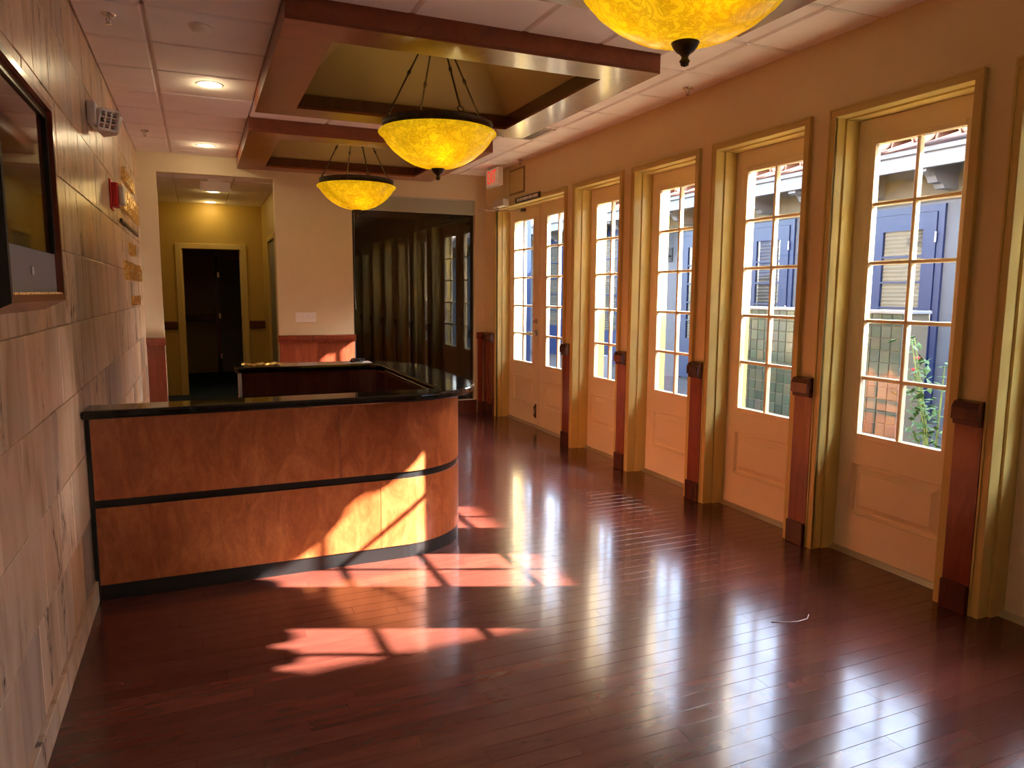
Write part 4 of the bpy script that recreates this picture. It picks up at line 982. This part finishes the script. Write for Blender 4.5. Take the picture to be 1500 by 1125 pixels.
# upper storey and tower added out of view, outlined to block low sun
m = MB(); m.box(10.0, 15, -0.69, 4.9, 2.9, 5.93); obj('sun_block_storey', m, 'stucco', ob)
m = MB(); m.prism([(-8, 2.9), (-0.70, 2.9), (-0.70, 6.10), (-0.725, 6.19), (-0.795, 6.29), (-0.855, 6.44), (-0.935, 6.49), (-0.955, 6.64), (-1.035, 6.69), (-1.075, 6.89), (-1.155, 6.99), (-1.255, 7.19), (-3.5, 8.6), (-8, 8.6)], 'x', 10.0, 14); obj('sun_block_tower', m, 'stucco', ob)
def blue_door(y0, y1, z0, z1, lites, hinge_near=True, blind=True):
    m = MB(); m.box(BXW-0.035, BXW+0.0, y0-0.03, y0+0.05, z0, z1+0.03); m.box(BXW-0.035, BXW, y1-0.05, y1+0.03, z0, z1+0.03); m.box(BXW-0.035, BXW, y0+0.05, y1-0.05, z1-0.05, z1+0.03)
    dr = obj('blue_door', m, 'blue_paint', ob)
    sx = 0.17; a, b_ = y0+0.05+sx, y1-0.05-sx; lz0, lz1 = z0+0.72, z1-0.05-0.2
    m = MB(); m.box(BXW-0.05, BXW-0.012, y0+0.055, a, z0+0.02, z1-0.055); m.box(BXW-0.05, BXW-0.012, b_, y1-0.055, z0+0.02, z1-0.055); m.box(BXW-0.05, BXW-0.012, a, b_, z0+0.02, lz0); m.box(BXW-0.05, BXW-0.012, a, b_, lz1, z1-0.055)
    obj('leaf', m, 'blue_paint', dr)
    for k in range(1, lites): zz = lz0+(lz1-lz0)*k/lites; m = MB(); m.box(BXW-0.048, BXW-0.014, a, b_, zz-0.012, zz+0.012); obj('muntin', m, 'blue_paint', dr)
    m = MB(); m.box(BXW-0.030, BXW-0.026, a, b_, lz0, lz1); obj('pane', m, 'pane', dr)
    m = MB(); zz = lz0+0.02
    while zz < lz1-0.02: m.prism([(BXW-0.022, zz), (BXW-0.006, zz+0.022), (BXW-0.004, zz+0.022), (BXW-0.020, zz)], 'y', a, b_); zz += 0.05
    bl_ = obj('slat_blind', m, 'stucco_cream', dr); bl_['kind'] = 'stuff'
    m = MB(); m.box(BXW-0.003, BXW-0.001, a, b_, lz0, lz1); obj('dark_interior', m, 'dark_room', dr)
    hyy = y0+0.052 if hinge_near else y1-0.052
    for zz in (z0+0.3, (z0+z1)/2, z1-0.35): m = MB(); m.tube([(BXW-0.056, hyy, zz-0.06), (BXW-0.056, hyy, zz+0.06)], 0.012, 8); obj('hinge', m, 'chrome', dr)
blue_door(5.87, 6.86, 0.0, 2.53, 5)
blue_door(8.18, 9.12, 0.0, 2.56, 5)
blue_door(9.90, 10.83, 0.0, 2.56, 5, False)
blue_door(12.75, 13.95, 0.0, 2.85, 5)
blue_door(15.3, 16.6, 0.0, 2.85, 5)
lt = tag(empty('wall_lantern', (BXW-0.2, 11.18, 2.10)), 'dark metal wall lantern seen through the third nearest whole door', 'lantern')
lx, ly = BXW-0.20, 11.18
m = MB(); m.lathe((lx, ly, 0), [(0.06, 2.26), (0.115, 2.56), (0.12, 2.565), (0.112, 2.555), (0.058, 2.265)], 6); obj('glass', m, 'pane', lt)
m = MB()
for k in range(6): a = math.pi*k/3; m.tube([(lx+0.06*math.cos(a), ly+0.06*math.sin(a), 2.26), (lx+0.117*math.cos(a), ly+0.117*math.sin(a), 2.56)], 0.009, 6)
m.lathe((lx, ly, 0), [(0.0, 2.235), (0.05, 2.24), (0.068, 2.26), (0.0, 2.262)], 6); obj('cage', m, 'black_matte', lt)
m = MB(); m.lathe((lx, ly, 0), [(0.0, 2.80), (0.008, 2.78), (0.012, 2.70), (0.02, 2.68), (0.06, 2.62), (0.14, 2.57), (0.14, 2.558), (0.0, 2.558)], 6); obj('roof_cap', m, 'black_matte', lt)
m = MB(); m.tube([(lx, ly, 2.24), (lx, ly, 2.15), (lx+0.08, ly, 2.12), (lx+0.14, ly, 2.18), (BXW, ly, 2.2)], 0.014, 8); m.bbox(BXW-0.02, BXW, ly-0.06, ly+0.06, 2.08, 2.34, 0.008, 2); obj('wall_bracket', m, 'black_matte', lt)
m = MB(); m.tube([(lx, ly, 2.27), (lx, ly, 2.40)], 0.02, 8); obj('candle', m, 'white_plastic', lt)

# fountain wall of small green tiles
fw_ = tag(empty('tiled_fountain_wall', (6.0, 5.7, -0.03)), 'low fountain wall clad in small grey green tiles outside', 'fountain wall')
TX = 5.8; FY0, FY1, FZ1 = 4.58, 6.95, 1.33
m = MB(); m.box(TX+0.008, TX+0.35, FY0+0.01, FY1, -0.03, FZ1); obj('core', m, 'stucco_cream', fw_)
m = MB(); m.bbox(TX-0.012, TX+0.37, FY0-0.01, FY1+0.01, FZ1, FZ1+0.03, 0.006, 2); obj('coping', m, 'planter_white', fw_)
pr = None; nr = 12; tz = (FZ1+0.03)/nr; ncol = 22; ty = (FY1-FY0)/ncol
for r_ in range(nr):
    for c_ in range(ncol):
        y0 = FY0+ty*c_; z0 = -0.03+tz*r_
        if pr is None:
            m = MB(); m.bbox(TX, TX+0.012, y0+0.004, y0+ty-0.004, z0+0.004, z0+tz-0.004, 0.002, 1); pr = obj('green_tile', m, 'green_tile', fw_); bl = pr.location.copy()
        else:
            c = pr.copy(); COL.objects.link(c); c.parent = fw_; c.location = bl+Vector((0, ty*c_, tz*r_))

# shrub outside the nearest whole door
def shrub(name, label, base, h, nst, seed, nl=26, group=None):
    rg = random.Random(seed); root = tag(empty(name, base), label, 'shrub', group)
    lf = MB(); fl = MB(); st = MB()
    for s in range(nst):
        a = rg.uniform(0, 6.28); tip = Vector(base)+Vector((0.22*math.cos(a), 0.22*math.sin(a), h*rg.uniform(0.6, 1.0)))
        p = [Vector(base)+Vector((0.03*math.cos(a), 0.03*math.sin(a), 0)), Vector(base).lerp(tip, 0.5)+Vector((0, 0, 0.05)), tip]
        st.tube(p, [0.010, 0.008, 0.004], 6)
        for k in range(nl):
            t_ = rg.uniform(0.15, 1.0); q = p[0].lerp(p[2], t_)+Vector((rg.gauss(0, 0.05), rg.gauss(0, 0.05), rg.gauss(0, 0.03)))
            d = Vector((rg.gauss(0, 1), rg.gauss(0, 1), rg.gauss(0.2, 0.6))).normalized(); u = d.cross(Vector((0, 0, 1))).normalized(); L = rg.uniform(0.06, 0.10); nn = u.cross(d)
            lf.add([q, q+d*L*0.5+u*L*0.3, q+d*L, q+d*L*0.5-u*L*0.3, q+d*L*0.5+nn*L*0.12], [(0, 1, 4), (1, 2, 4), (2, 3, 4), (3, 0, 4)])
        if s % 3 == 0: fl.lathe(tuple(tip), [(0.0, -0.01), (0.018, 0.0), (0.024, 0.014), (0.0, 0.02)], 7)
    obj('stems', st, 'stem', root); o = obj('foliage', lf, 'leaf', root, recalc=False); o['kind'] = 'stuff'; obj('blossoms', fl, 'flower', root)
shrub('flowering_shrub', 'green shrub with red blossoms outside the nearest whole door', (5.3, 3.82, -0.03), 1.25, 9, 3, 30)
# far end of the courtyard
m = MB(); m.box(XO, 7.99, 17.4, 17.7, -0.03, 3.4)
tag(obj('courtyard_end_wall', m, 'stucco'), 'sunlit white wall closing the far end of the courtyard', 'wall', kind='structure')
bp = tag(empty('blue_post', (5.2, 11.65, -0.03)), 'blue painted porch post seen through the double doors', 'post')
m = MB(); m.bbox(5.08, 5.32, 11.50, 11.80, 0.15, 3.2, 0.01, 1); obj('shaft', m, 'blue_paint', bp)
m = MB(); m.bbox(5.05, 5.35, 11.47, 11.83, -0.03, 0.15, 0.01, 1); obj('plinth', m, 'blue_paint', bp)
pb = tag(empty('planter_box', (6.3, 11.2, -0.03)), 'white planter box with green plants outside the double doors', 'planter')
m = MB(); m.bbox(6.0, 6.6, 10.9, 11.6, -0.03, 0.42, 0.01, 1); obj('box', m, 'planter_white', pb)
rg = random.Random(5); lf = MB()
for k in range(260):
    q = Vector((rg.uniform(6.02, 6.58), rg.uniform(10.92, 11.58), rg.uniform(0.42, 0.72))); d = Vector((rg.gauss(0, 1), rg.gauss(0, 1), rg.gauss(0.3, 0.6))).normalized(); u = d.cross(Vector((0, 0, 1))).normalized(); L = 0.06
    lf.add([q, q+d*L*0.5+u*L*0.3, q+d*L, q+d*L*0.5-u*L*0.3], [(0, 1, 2, 3)])
o = obj('foliage', lf, 'leaf', pb, recalc=False); o['kind'] = 'stuff'
